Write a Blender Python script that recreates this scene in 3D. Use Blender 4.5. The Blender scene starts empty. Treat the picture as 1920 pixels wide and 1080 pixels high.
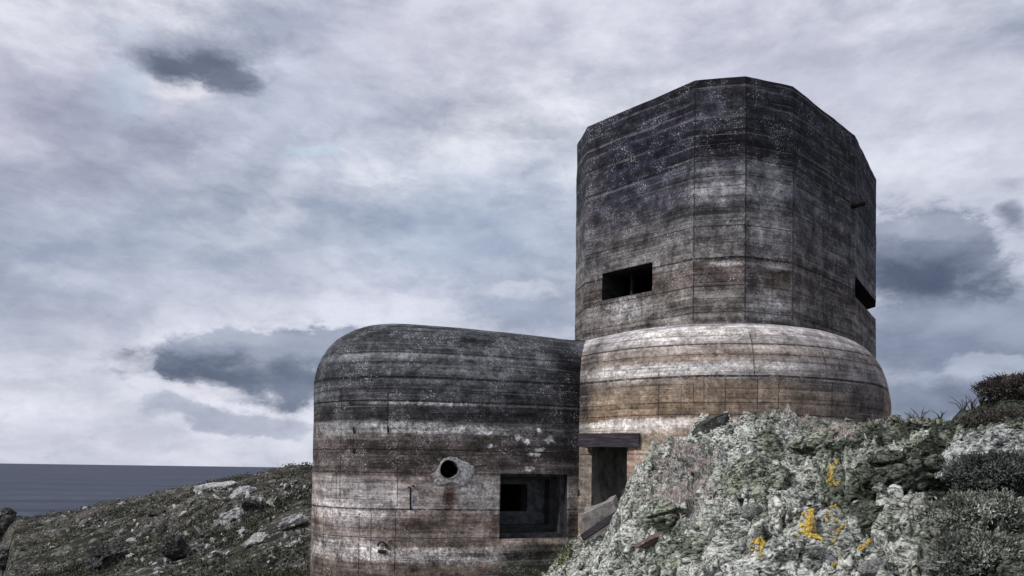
import bpy, math, random
import numpy as np
from mathutils import Vector, Matrix
from mathutils.bvhtree import BVHTree
from mathutils.geometry import barycentric_transform

random.seed(5)
RNG = np.random.default_rng(11)
scene = bpy.context.scene
COL = scene.collection
R = math.radians

# ------------------------------------------------------------------ camera
F = 1500.0                 # focal length in photo pixels
PITCH, ROLL = R(1.4), R(0.8)
CXP, CYP = 960.0, 845.0    # principal point
fwd = Vector((0, math.cos(PITCH), math.sin(PITCH)))
up0 = Vector((0, -math.sin(PITCH), math.cos(PITCH)))
rt0 = Vector((1, 0, 0))
rt = rt0 * math.cos(ROLL) + up0 * math.sin(ROLL)
up = up0 * math.cos(ROLL) - rt0 * math.sin(ROLL)
cam = bpy.data.cameras.new("camera")
cam.sensor_width = 36.0
cam.lens = F / 1920 * 36
cam.shift_y = (CYP - 540) / 1920
cam.clip_start, cam.clip_end = 0.1, 300000
camo = bpy.data.objects.new("camera", cam)
COL.objects.link(camo)
m = Matrix((rt, up, -fwd)).transposed().to_4x4()
camo.matrix_world = m
scene.camera = camo

def ray(px, py):
    return fwd + rt * ((px - CXP) / F) + up * ((CYP - py) / F)
def PY(px, py, y):         # point seen at a photo pixel, at distance y north of the viewer
    d = ray(px, py); return d * (y / d.y)
def PZ(px, py, z):         # ... at height z
    d = ray(px, py); return d * (z / d.z)

# ------------------------------------------------------------------ numpy noise
_perm = np.random.default_rng(3).permutation(256)
_perm = np.concatenate([_perm, _perm, _perm])
_grad = np.random.default_rng(4).normal(size=(256, 3))
_grad /= np.linalg.norm(_grad, axis=1)[:, None]
def pn(x, y, z=0.0):
    x, y, z = np.broadcast_arrays(np.asarray(x, float), np.asarray(y, float), np.asarray(z, float))
    xi, yi, zi = np.floor(x).astype(int), np.floor(y).astype(int), np.floor(z).astype(int)
    xf, yf, zf = x - xi, y - yi, z - zi
    u, v, w = [t * t * t * (t * (t * 6 - 15) + 10) for t in (xf, yf, zf)]
    def g(dx, dy, dz):
        h = _perm[_perm[_perm[(xi + dx) & 255] + ((yi + dy) & 255)] + ((zi + dz) & 255)]
        gr = _grad[h]
        return gr[..., 0] * (xf - dx) + gr[..., 1] * (yf - dy) + gr[..., 2] * (zf - dz)
    def lp(a, b, t): return a + (b - a) * t
    return lp(lp(lp(g(0,0,0), g(1,0,0), u), lp(g(0,1,0), g(1,1,0), u), v),
              lp(lp(g(0,0,1), g(1,0,1), u), lp(g(0,1,1), g(1,1,1), u), v), w) * 1.5
def fbm(x, y, z=0.0, o=4, g=0.5):
    a, s, t = 1.0, 1.0, 0.0
    for i in range(o):
        t = t + a * pn(x * s + 7.3 * i, y * s - 3.1 * i, np.asarray(z) * s + 1.7 * i)
        a *= g; s *= 2.03
    return t
def sstep(a, b, x):
    t = np.clip((x - a) / (b - a), 0, 1); return t * t * (3 - 2 * t)

# ------------------------------------------------------------------ node helper
def lin(c):
    return tuple(((v / 255) / 12.92 if v / 255 <= 0.04045 else ((v / 255 + 0.055) / 1.055) ** 2.4) for v in c)
class G:
    def __init__(s, tree): s.t = tree; tree.nodes.clear()
    def n(s, typ, **kw):
        nd = s.t.nodes.new(typ)
        for k, v in kw.items(): setattr(nd, k, v)
        return nd
    def put(s, sock, v):
        if v is None: return
        if isinstance(v, bpy.types.NodeSocket): s.t.links.new(v, sock)
        else:
            if hasattr(sock.default_value, '__len__'):
                L = len(sock.default_value)
                if not hasattr(v, '__len__'): v = (v,) * 3
                v = tuple(v)
                if L == 4 and len(v) == 3: v = v + (1,)
            sock.default_value = v
    def m(s, op, a, b=None, c=None, clamp=False):
        nd = s.n('ShaderNodeMath', operation=op, use_clamp=clamp)
        for i, v in enumerate((a, b, c)): s.put(nd.inputs[i], v)
        return nd.outputs[0]
    def vm(s, op, a, b=None, out=0):
        nd = s.n('ShaderNodeVectorMath', operation=op)
        s.put(nd.inputs[0], a); s.put(nd.inputs[1], b)
        return nd.outputs['Value'] if op in ('LENGTH', 'DOT_PRODUCT', 'DISTANCE') else nd.outputs[0]
    def mix(s, f, a, b, blend='MIX'):
        nd = s.n('ShaderNodeMix', data_type='RGBA', blend_type=blend)
        s.put(nd.inputs[0], f); s.put(nd.inputs[6], a); s.put(nd.inputs[7], b)
        return nd.outputs[2]
    def noise(s, vec, scale, detail=3.0, rough=0.5, dist=0.0, color=False):
        nd = s.n('ShaderNodeTexNoise')
        s.put(nd.inputs['Vector'], vec); nd.inputs['Scale'].default_value = scale
        nd.inputs['Detail'].default_value = detail; nd.inputs['Roughness'].default_value = rough
        nd.inputs['Distortion'].default_value = dist
        return nd.outputs['Color' if color else 'Fac']
    def vor(s, vec, scale, rand=1.0):
        nd = s.n('ShaderNodeTexVoronoi'); s.put(nd.inputs['Vector'], vec)
        nd.inputs['Scale'].default_value = scale; nd.inputs['Randomness'].default_value = rand
        return nd.outputs['Distance'], nd.outputs['Color']
    def ramp(s, f, stops, interp='LINEAR'):
        nd = s.n('ShaderNodeValToRGB'); s.put(nd.inputs[0], f)
        cr = nd.color_ramp; cr.interpolation = interp
        while len(cr.elements) < len(stops): cr.elements.new(0.5)
        for e, (p, c) in zip(cr.elements, stops): e.position = p
        for e, (p, c) in zip(cr.elements, stops):
            e.color = tuple(c) + (1,) if len(c) == 3 else c
        return nd.outputs[0]
    def ss(s, x, a, b, c=0.0, d=1.0):
        nd = s.n('ShaderNodeMapRange', interpolation_type='SMOOTHSTEP')
        for i, v in enumerate((x, a, b, c, d)): s.put(nd.inputs[i], v)
        return nd.outputs[0]
    def mr(s, x, a, b, c=0.0, d=1.0):
        nd = s.n('ShaderNodeMapRange')
        for i, v in enumerate((x, a, b, c, d)): s.put(nd.inputs[i], v)
        return nd.outputs[0]
    def comb(s, x, y, z=0.0):
        nd = s.n('ShaderNodeCombineXYZ')
        for i, v in enumerate((x, y, z)): s.put(nd.inputs[i], v)
        return nd.outputs[0]
    def sep(s, v):
        nd = s.n('ShaderNodeSeparateXYZ'); s.put(nd.inputs[0], v); return nd.outputs
    def coord(s, k='Object'): return s.n('ShaderNodeTexCoord').outputs[k]
    def blob(s, vec, c, size, soft, wob, amt):     # soft-edged ragged ellipse mask
        d = s.vm('LENGTH', s.vm('DIVIDE', s.vm('SUBTRACT', vec, (c[0], c[1], 0)), (size[0], size[1], 1)))
        if wob is not None: d = s.m('MULTIPLY_ADD', wob, amt, d)
        return s.ss(d, 1 + soft, 1 - soft)
def mat(name):
    mt = bpy.data.materials.new(name); mt.use_nodes = True
    return mt, G(mt.node_tree)
def finish(g, color, rough=0.9, bump=None, dist=0.02, spec=0.2, strength=1.0, metallic=0.0):
    p = g.n('ShaderNodeBsdfPrincipled')
    g.put(p.inputs['Base Color'], color); g.put(p.inputs['Roughness'], rough)
    g.put(p.inputs['Metallic'], metallic)
    p.inputs['Specular IOR Level'].default_value = spec
    if bump is not None:
        b = g.n('ShaderNodeBump'); b.inputs['Distance'].default_value = dist
        b.inputs['Strength'].default_value = strength
        g.put(b.inputs['Height'], bump); g.put(p.inputs['Normal'], b.outputs[0])
    o = g.n('ShaderNodeOutputMaterial'); g.put(o.inputs[0], p.outputs[0])

# ------------------------------------------------------------------ mesh helper
def new_mesh(name, V, faces, uv=None, smooth=False, attr=None):
    """V (n,3); faces: list of int arrays (k,3) or (k,4) or one array; uv per loop."""
    V = np.asarray(V, np.float32)
    if not isinstance(faces, list): faces = [faces]
    faces = [np.asarray(f, np.int32) for f in faces if len(f)]
    me = bpy.data.meshes.new(name)
    loops = np.concatenate([f.ravel() for f in faces])
    sizes = np.concatenate([np.full(len(f), f.shape[1], np.int32) for f in faces])
    starts = np.concatenate([[0], np.cumsum(sizes)[:-1]]).astype(np.int32)
    me.vertices.add(len(V)); me.vertices.foreach_set('co', V.ravel())
    me.loops.add(len(loops)); me.loops.foreach_set('vertex_index', loops)
    me.polygons.add(len(sizes)); me.polygons.foreach_set('loop_start', starts)
    me.update(calc_edges=True)
    if uv is not None:
        l = me.uv_layers.new(name='UVMap'); l.data.foreach_set('uv', np.asarray(uv, np.float32).ravel())
    if attr is not None:
        a = me.color_attributes.new('tone', 'FLOAT_COLOR', 'POINT')
        c = np.ones((len(V), 4), np.float32); c[:, :3] = attr
        a.data.foreach_set('color', c.ravel())
    me.polygons.foreach_set('use_smooth', np.full(len(sizes), smooth))
    me.validate(); me.update()
    return me
def link(name, me, material=None, parent=None, ploc=None):
    o = bpy.data.objects.new(name, me); COL.objects.link(o)
    if material is not None:
        for mm in (material if isinstance(material, list) else [material]): me.materials.append(mm)
    if parent is not None:
        o.parent = parent
        if ploc is not None: o.matrix_parent_inverse = Matrix.Translation(-Vector(ploc))
    return o
def tag(o, label=None, cat=None, group=None, kind=None):
    if label: o['label'] = label
    if cat: o['category'] = cat
    if group: o['group'] = group
    if kind: o['kind'] = kind
    return o
class MB:                      # collects simple solids into one mesh
    def __init__(s): s.V = []; s.F = []
    def add(s, V, Fc):
        b = len(s.V); s.V += [tuple(v) for v in V]; s.F += [tuple(i + b for i in f) for f in Fc]
    def box(s, c, ax, ay, az):  # centre and three half-axis vectors
        c, ax, ay, az = map(Vector, (c, ax, ay, az))
        V = [c + ax * i + ay * j + az * k for i in (-1, 1) for j in (-1, 1) for k in (-1, 1)]
        s.add(V, [(0,1,3,2), (4,6,7,5), (0,4,5,1), (2,3,7,6), (0,2,6,4), (1,5,7,3)])
    def tube(s, pts, r, n=8, cap=True):
        pts = [Vector(p) for p in pts]; rs = r if hasattr(r, '__len__') else [r] * len(pts)
        V, Fc = [], []
        for i, p in enumerate(pts):
            t = (pts[min(i + 1, len(pts) - 1)] - pts[max(i - 1, 0)]).normalized()
            a = t.orthogonal().normalized() if i == 0 else (pa - t * pa.dot(t)).normalized()
            pa = a; b = t.cross(a)
            V += [p + (a * math.cos(2 * math.pi * k / n) + b * math.sin(2 * math.pi * k / n)) * rs[i] for k in range(n)]
        for i in range(len(pts) - 1):
            for k in range(n):
                k2 = (k + 1) % n
                Fc.append((i * n + k, i * n + k2, (i + 1) * n + k2, (i + 1) * n + k))
        if cap: Fc += [tuple(range(n))[::-1], tuple((len(pts) - 1) * n + k for k in range(n))]
        s.add(V, Fc)
    def mesh(s, name, smooth=False):
        me = bpy.data.meshes.new(name); me.from_pydata(s.V, [], s.F); me.update()
        if smooth: me.polygons.foreach_set('use_smooth', np.full(len(me.polygons), True))
        return me

# ================================================================== SKY AND LIGHT
SUN_EL, SUN_AZ = R(38), R(238)      # azimuth from +Y, clockwise: behind the viewer, to the left
w = bpy.data.worlds.new("World"); scene.world = w; w.use_nodes = True
g = G(w.node_tree)
sky = g.n('ShaderNodeTexSky', sky_type='NISHITA', sun_disc=False)
sky.sun_elevation = SUN_EL; sky.sun_rotation = SUN_AZ
dirv = g.vm('NORMALIZE', g.coord('Generated'))
dx, dy, dz = g.sep(dirv)
yy = g.m('MAXIMUM', g.m('ABSOLUTE', dy), 0.12)
q = g.comb(g.m('DIVIDE', dx, yy), g.m('DIVIDE', dz, yy), 0.0)
n3 = g.vm('MULTIPLY', dirv, (1, 1, 1.9))
warp = g.vm('SUBTRACT', g.noise(n3, 3.2, 5, 0.55, color=True), (.5, .5, .5))
warpf = g.vm('SUBTRACT', g.noise(n3, 14, 7, 0.62, color=True), (.5, .5, .5))
qs = g.vm('ADD', q, g.vm('SCALE', warp)); qs.node.inputs[1].default_value = (0, 0, 0)
sc_ = g.n('ShaderNodeVectorMath', operation='SCALE'); g.put(sc_.inputs[0], warp); sc_.inputs['Scale'].default_value = 0.085
sf_ = g.n('ShaderNodeVectorMath', operation='SCALE'); g.put(sf_.inputs[0], warpf); sf_.inputs['Scale'].default_value = 0.05
qw = g.vm('ADD', g.vm('ADD', q, sc_.outputs[0]), sf_.outputs[0])
big = g.noise(g.vm('ADD', n3, sc_.outputs[0]), 2.6, 6, 0.56)
mid = g.noise(g.vm('ADD', g.vm('MULTIPLY', n3, (1, 1, 1.3)), sf_.outputs[0]), 8.5, 6, 0.6)
cl = g.m('ADD', g.m('MULTIPLY', big, 0.62), g.m('MULTIPLY', mid, 0.38))
cloud = g.ramp(cl, [(0.37, lin((144, 154, 176))), (0.45, lin((176, 183, 200))), (0.52, lin((202, 206, 219))), (0.60, lin((227, 229, 239)))])
fine = g.noise(g.vm('ADD', n3, sf_.outputs[0]), 21, 8, 0.66)
wob = g.m('SUBTRACT', fine, 0.5)
wob2 = g.m('SUBTRACT', mid, 0.5)
def qp(px, py):
    d = ray(px, py); return (d.x / d.y, d.z / d.y)
def skyblob(col, px, py, a, b, colr, amt, soft=0.5, k=0.5, fine_=True):
    mk = g.blob(qw, qp(px, py), (a / F, b / F), soft, wob if fine_ else wob2, k)
    return g.mix(g.m('MULTIPLY', mk, amt), col, lin(colr))
for args in [
    # broad tones
    (420, 700, 560, 160, (226, 228, 241), .85, .9, .4),
    (720, 560, 330, 80, (224, 226, 240), .8, .8, .5),
    (250, 470, 420, 110, (166, 178, 199), .55, .8, .8),
    (60, 600, 200, 110, (172, 178, 198), .6, .8, .8),
    (900, 430, 260, 120, (166, 180, 203), .75, .7, .9),
    (560, 180, 190, 150, (166, 177, 200), .55, .8, .9),
    (90, 220, 260, 160, (176, 176, 198), .6, .9, .9),
    (1180, 60, 500, 110, (212, 212, 229), .55, .9, .9),
    (800, 110, 180, 90, (216, 216, 231), .5, .9, .9),
    (1760, 270, 330, 140, (226, 228, 241), .85, .8, .8),
    (1560, 130, 260, 90, (190, 192, 210), .5, .9, .8),
    (1880, 480, 150, 110, (205, 210, 225), .8, .7, .9),
    (1800, 640, 260, 120, (142, 152, 175), .85, .6, .9),
    (1010, 590, 130, 60, (160, 170, 190), .8, .5, .9),
    (330, 850, 900, 45, (214, 216, 232), .7, .9, .3),
    # dark cumulus: a paler puffed top, a dark flat base
    (325, 172, 80, 18, (236, 234, 243), .85, .7, 1.6),
    (372, 116, 150, 44, (150, 157, 177), .8, .55, 1.6), (355, 132, 105, 26, (98, 106, 126), .9, .55, 1.5), (430, 160, 52, 22, (112, 120, 140), .9, .45, 1.6),
    (230, 190, 50, 60, (184, 199, 219), .6, .7, 1.2), (235, 80, 60, 22, (200, 208, 224), .6, .5, 1.6),
    (585, 272, 52, 11, (196, 211, 229), .8, .4, 1.6),
    (470, 672, 175, 52, (150, 158, 178), .92, .4, 2.0), (400, 655, 85, 36, (156, 164, 184), .9, .34, 2.0), (590, 656, 150, 40, (158, 166, 186), .95, .2, 1.6), (330, 694, 45, 22, (140, 148, 168), .95, .16, 1.8),
    (430, 698, 165, 26, (88, 98, 120), .95, .8, 1.6), (600, 724, 150, 30, (112, 122, 145), .92, .4, 1.8), (590, 700, 130, 22, (118, 128, 150), .5, .8, 1.5), (440, 634, 120, 12, (182, 189, 206), .7, .7, 1.9),
    (375, 730, 100, 10, (226, 226, 238), .8, .5, 1.5),
    (350, 768, 75, 26, (180, 186, 204), .85, .4, 1.9), (430, 778, 100, 22, (172, 179, 198), .85, .3, 1.5), (520, 784, 80, 16, (178, 184, 202), .8, .4, 1.4),
    (200, 815, 210, 26, (205, 207, 224), .6, .6, 1.2),
    (1720, 480, 170, 78, (142, 150, 171), .95, .34, 1.8), (1790, 470, 90, 55, (134, 142, 163), .9, .2, 1.6), (1860, 500, 45, 26, (150, 158, 178), .8, .3, 1.7),
    (1730, 518, 145, 48, (82, 92, 114), .95, .75, 1.4), (1720, 428, 120, 14, (178, 184, 202), .6, .7, 1.9), (1700, 470, 70, 16, (124, 132, 154), .5, .7, 1.8),
    (1912, 405, 30, 20, (112, 120, 142), .85, .8, 2.0),
    (1800, 630, 240, 46, (160, 168, 189), .7, .8, 1.3), (1790, 680, 240, 44, (124, 134, 158), .75, .8, 1.3),
    (1850, 700, 74, 34, (178, 185, 204), .95, .25, 1.8), (1770, 735, 72, 34, (168, 176, 197), .95, .28, 1.8), (1850, 735, 90, 26, (132, 141, 164), .8, .7, 1.5), (1830, 765, 150, 40, (108, 117, 141), .9, .75, 1.3), (1720, 765, 70, 30, (138, 147, 170), .8, .25, 1.5),
    (1900, 345, 20, 14, (165, 171, 190), .6, .9, 1.8),
    (100, 512, 80, 30, (196, 203, 219), .75, .25, 1.6), (80, 540, 100, 26, (160, 168, 189), .6, .7, 1.3),
    (1000, 560, 70, 24, (206, 211, 225), .8, .25, 1.6), (1000, 595, 100, 30, (160, 169, 190), .75, .5, 1.4),
    ]:
    cloud = skyblob(cloud, *args)
# modelling inside every cloud
cloud = g.mix(1.0, cloud, g.ramp(g.m('ADD', g.m('MULTIPLY', mid, .6), g.m('MULTIPLY', fine, .4)), [(.34, (.80, .815, .84)), (.5, (1, 1, 1)), (.64, (1.13, 1.13, 1.12))]), 'MULTIPLY')
bg1 = g.n('ShaderNodeBackground'); g.put(bg1.inputs[0], sky.outputs[0]); bg1.inputs[1].default_value = 0.08
bg2 = g.n('ShaderNodeBackground'); g.put(bg2.inputs[0], cloud); bg2.inputs[1].default_value = 1.0
ms = g.n('ShaderNodeMixShader')
g.put(ms.inputs[0], 0.95); g.put(ms.inputs[1], bg1.outputs[0]); g.put(ms.inputs[2], bg2.outputs[0])
o = g.n('ShaderNodeOutputWorld'); g.put(o.inputs[0], ms.outputs[0])
w.cycles.sampling_method = 'MANUAL'; w.cycles.sample_map_resolution = 512

sun = bpy.data.lights.new("sun", 'SUN'); sun.energy = 2.6; sun.angle = R(5); sun.color = (1, .975, .94)
so = bpy.data.objects.new("sun", sun); COL.objects.link(so)
sd = Vector((math.sin(SUN_AZ) * math.cos(SUN_EL), math.cos(SUN_AZ) * math.cos(SUN_EL), math.sin(SUN_EL)))
so.rotation_euler = sd.to_track_quat('Z', 'Y').to_euler(); so.location = sd * 60

scene.view_settings.view_transform = 'Standard'
scene.view_settings.look = 'None'
scene.view_settings.exposure = 0.0
scene.view_settings.gamma = 1.0
scene.cycles.max_bounces = 5; scene.cycles.diffuse_bounces = 3

# ================================================================== CONCRETE
KC = 1.55                       # display tone -> base colour
def concrete(name, uvseed, vr, blobs=(), vlines=(), hlines=(), board=0.12, specks=0.5, contrast=1.0, utones=None, band=1.0):
    """vr: [(v, srgb)], v in metres up the wall; blobs (u,v,a,b,srgb,amt,soft,k); vlines (u,v0,v1,w); hlines (v,w,depth)"""
    mt, g = mat(name)
    uvn = g.n('ShaderNodeUVMap', uv_map='UVMap').outputs[0]
    u, v, _ = g.sep(uvn)
    P = g.comb(u, v, uvseed)
    obj = g.coord('Object')
    gr = g.noise(obj, 13, 5, .78, .6)
    gr2 = g.noise(obj, 4.2, 7, .75, .5)
    mott = g.ss(gr, .36, .56, .3, 1.0)
    wv = g.noise(g.vm('MULTIPLY', P, (.35, .7, 1)), 1.0, 5, .6)
    wf = g.noise(P, 7, 6, .65)
    wc = g.m('SUBTRACT', wv, .5); wfc = g.m('SUBTRACT', wf, .5)
    vw = g.m('ADD', v, g.m('ADD', g.m('MULTIPLY', wc, .42), g.m('ADD', g.m('MULTIPLY', wfc, .3), g.m('MULTIPLY', g.m('SUBTRACT', gr2, .5), .3))))
    v0, v1 = vr[0][0], vr[-1][0]
    t = g.mr(vw, v0, v1)
    col = g.ramp(t, [((a - v0) / (v1 - v0), tuple(min(.9, x * KC) for x in lin(c))) for a, c in vr])
    if utones:                  # tone along the wall
        u0, u1 = utones[0][0], utones[-1][0]
        col = g.mix(1.0, col, g.ramp(g.mr(g.m('ADD', u, g.m('MULTIPLY', wc, .5)), u0, u1), [((a - u0) / (u1 - u0), c) for a, c in utones]), 'MULTIPLY')
    for (bu, bv, a, b, c, amt, soft, k) in blobs:
        mk = g.blob(uvn, (bu, bv), (a, b), soft, g.m('ADD', wfc, g.m('MULTIPLY', wc, .6)), k)
        mk = g.m('MULTIPLY', mk, amt)
        if sum(c) > 470: mk = g.m('MULTIPLY', mk, mott)
        col = g.mix(mk, col, tuple(min(.9, x * KC) for x in lin(c)))
    # horizontal streaks left by the shuttering boards
    st = g.noise(g.vm('MULTIPLY', P, (.3, 5, 1)), 1.0, 8, .7)
    st3 = g.noise(g.vm('MULTIPLY', g.vm('ADD', P, g.comb(0, g.m('MULTIPLY', wc, .05), 3)), (.22, 13, 1)), 1.0, 3, .6)
    st2 = g.noise(g.vm('MULTIPLY', P, (1.6, 34, 1)), 1.0, 4, .6)
    bl = g.noise(P, 1.7, 8, .68)
    vs = g.noise(g.vm('MULTIPLY', P, (6.5, .55, 1)), 1.0, 6, .65)
    bi = g.m('FLOOR', g.m('DIVIDE', v, board))
    ub = g.m('FLOOR', g.m('ADD', g.m('DIVIDE', u, 2.3), g.m('FRACT', g.m('MULTIPLY', bi, .618))))
    wn = g.n('ShaderNodeTexWhiteNoise', noise_dimensions='2D'); g.put(wn.inputs['Vector'], g.comb(bi, ub, 0))
    c_ = contrast
    for f, lo, hi, amp in ((st, .32, .68, .6 * c_), (st2, .3, .7, .14 * c_), (bl, .33, .67, .6 * c_), (vs, .3, .7, .14 * c_),
                           (gr, .36, .64, .48 * c_), (gr2, .34, .66, .42 * c_), (wn.outputs[0], 0, 1, .2 * band)):
        k = g.mr(f, lo, hi, 1 - amp, 1 + amp * .9)
        col = g.mix(1.0, col, g.comb(k, k, k), 'MULTIPLY')
    crisp = g.m('MULTIPLY', g.ss(st3, .585, .63), g.ss(gr2, .35, .55, .2, 1))
    col = g.mix(g.m('MULTIPLY', crisp, .26), col, (.36, .355, .36))
    crisp2 = g.ss(st3, .405, .37)
    col = g.mix(g.m('MULTIPLY', crisp2, .38), col, (.03, .029, .031))
    # horizontal joints
    hsum = None
    fr = g.m('FRACT', g.m('DIVIDE', g.m('ADD', v, g.m('MULTIPLY', wfc, .02)), board))
    bline = g.m('MULTIPLY', g.ss(g.m('ABSOLUTE', g.m('SUBTRACT', fr, .5)), .5 - .07, .5), g.ss(st2, .42, .62))
    dark = g.m('MULTIPLY', bline, .2)
    hw = g.m('ADD', v, g.m('ADD', g.m('MULTIPLY', wc, .05), g.m('MULTIPLY', wfc, .035)))
    for (hv, wd, dp) in hlines:
        l = g.m('MULTIPLY', g.ss(g.m('ABSOLUTE', g.m('SUBTRACT', hw, hv)), wd, wd * .25), dp)
        dark = g.m('MAXIMUM', dark, g.m('MULTIPLY', l, g.ss(wf, .3, .5)))
    uw = g.m('ADD', u, g.m('MULTIPLY', wfc, .05))
    for (lu, l0, l1, wd) in vlines:
        l = g.ss(g.m('ABSOLUTE', g.m('SUBTRACT', uw, lu)), wd, wd * .2)
        rng_ = g.m('MULTIPLY', g.m('GREATER_THAN', v, l0), g.m('LESS_THAN', v, l1))
        dark = g.m('MAXIMUM', dark, g.m('MULTIPLY', g.m('MULTIPLY', l, rng_), g.ss(gr2, .42, .56, .25, .9)))
    col = g.mix(g.m('MULTIPLY', dark, .85), col, (.02, .02, .022))
    # lichen flecks and pits
    spm = g.m('MULTIPLY', g.ss(bl, .46, .6), specks)
    d1, c1 = g.vor(P, 11); d2, c2 = g.vor(P, 26)
    r1 = g.sep(c1)[0]; r2 = g.sep(c2)[1]
    f1 = g.m('MULTIPLY', g.ss(g.m('ADD', d1, g.m('MULTIPLY', wfc, .3)), .26, .16), g.m('GREATER_THAN', r1, .66))
    f2 = g.m('MULTIPLY', g.ss(g.m('ADD', d2, g.m('MULTIPLY', wfc, .3)), .40, .24), g.m('GREATER_THAN', r2, .5))
    fl = g.m('MULTIPLY', g.m('MAXIMUM', f1, f2), spm)
    col = g.mix(fl, col, (.6, .6, .61))
    d3, c3 = g.vor(P, 6.5)
    pit = g.m('MULTIPLY', g.ss(d3, .13, .08), g.m('GREATER_THAN', g.sep(c3)[2], .72))
    col = g.mix(g.m('MULTIPLY', pit, .8), col, (.015, .015, .017))
    h = g.m('ADD', g.m('MULTIPLY', st, .5), g.m('MULTIPLY', gr, .5))
    h = g.m('ADD', h, g.m('MULTIPLY', wn.outputs[0], .18))
    h = g.m('ADD', h, g.m('MULTIPLY', gr2, .5))
    h = g.m('SUBTRACT', h, g.m('ADD', g.m('MULTIPLY', dark, .9), g.m('MULTIPLY', pit, .8)))
    h = g.m('ADD', h, g.m('MULTIPLY', fl, .25))
    finish(g, col, .92, h, .027, spec=.12)
    return mt
def plain(name, c1, c2, scale=6, rough=.9, stretch=(1, 1, 1), bump=.01, spec=.15, c3=None, metallic=0.0):
    mt, g = mat(name); ob = g.vm('MULTIPLY', g.coord('Object'), stretch)
    n1 = g.noise(ob, scale, 8, .68); n2 = g.noise(ob, scale * 7, 5, .7)
    col = g.mix(g.ss(n1, .35, .65), c1, c2)
    if c3: col = g.mix(g.ss(g.noise(ob, scale * .45, 6, .6), .55, .66), col, c3)
    k = g.mr(n2, .3, .7, .65, 1.3); col = g.mix(1.0, col, g.comb(k, k, k), 'MULTIPLY')
    finish(g, col, rough, g.m('ADD', n1, g.m('MULTIPLY', n2, .5)), bump, spec, metallic=metallic)
    return mt

# ---- plan curves ------------------------------------------------------------
def catmull(pts, step=0.1):
    pts = np.array(pts, float); n = len(pts); out = []
    for i in range(n):
        p0, p1, p2, p3 = pts[i - 1], pts[i], pts[(i + 1) % n], pts[(i + 2) % n]
        k = max(2, int(np.linalg.norm(p2 - p1) / step))
        for t in np.arange(k) / k:
            out.append(.5 * (2 * p1 + (p2 - p0) * t + (2 * p0 - 5 * p1 + 4 * p2 - p3) * t * t + (3 * p1 - p0 - 3 * p2 + p3) * t ** 3))
    return np.array(out)
def normals2(pl, smooth=0):
    tn = np.roll(pl, -1, 0) - np.roll(pl, 1, 0)
    for _ in range(smooth): tn = (np.roll(tn, 1, 0) + tn * 2 + np.roll(tn, -1, 0)) / 4
    tn /= np.linalg.norm(tn, axis=1)[:, None]
    return np.stack([-tn[:, 1], tn[:, 0]], 1)      # left of travel
def sweep(name, plan, prof, smooth=True, nsm=6, wobble=0.012, topz=None, flatshade=False):
    """plan: closed, counter-clockwise from above (inside lies left). prof: (inset, z, v)."""
    N = len(plan); nn = normals2(plan, nsm)
    seg = np.linalg.norm(np.roll(plan, -1, 0) - plan, axis=1)
    s = np.concatenate([[0], np.cumsum(seg)])
    V, M = [], len(prof)
    for (ins, z, v) in prof:
        p = plan + nn * ins
        zz = np.full(N, z)
        if topz is not None and z > 2.46:
            zz = 2.46 + (z - 2.46) * (topz - 2.46) / (prof[-1][1] - 2.46)
        V.append(np.column_stack([p, zz]))
    V = np.concatenate(V)
    nz = fbm(V[:, 0] * .9, V[:, 1] * .9, V[:, 2] * 1.3, 4) * wobble + pn(V[:, 0] * .4, V[:, 1] * .4, V[:, 2] * 9) * wobble * .6
    n3 = np.tile(nn, (M, 1))
    V[:, :2] -= n3 * nz[:, None]
    V[:, 2] += np.where(V[:, 2] > prof[0][1] + .5, nz * .5, 0)
    i = np.arange(N); j = (i + 1) % N
    Fq, UV = [], []
    for k in range(M - 1):
        Fq.append(np.stack([k * N + i, k * N + j, (k + 1) * N + j, (k + 1) * N + i], 1))
        va, vb = prof[k][2], prof[k + 1][2]
        UV.append(np.stack([np.stack([s[:-1], np.full(N, va)], 1), np.stack([s[1:], np.full(N, va)], 1),
                            np.stack([s[1:], np.full(N, vb)], 1), np.stack([s[:-1], np.full(N, vb)], 1)], 1))
    Fq = np.concatenate(Fq); UV = np.concatenate(UV).reshape(-1, 2)
    top = np.array([[(M - 1) * N + x for x in range(N)]]); bot = np.array([[x for x in range(N)][::-1]])
    cap_uv = [np.column_stack([V[t[0], 0], np.full(N, prof[-1][2]) + (V[t[0], 1] - V[t[0], 1].min()) * .05]) for t in (top, bot)]
    return new_mesh(name, V, [Fq, top, bot], np.concatenate([UV] + cap_uv), smooth)
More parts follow.
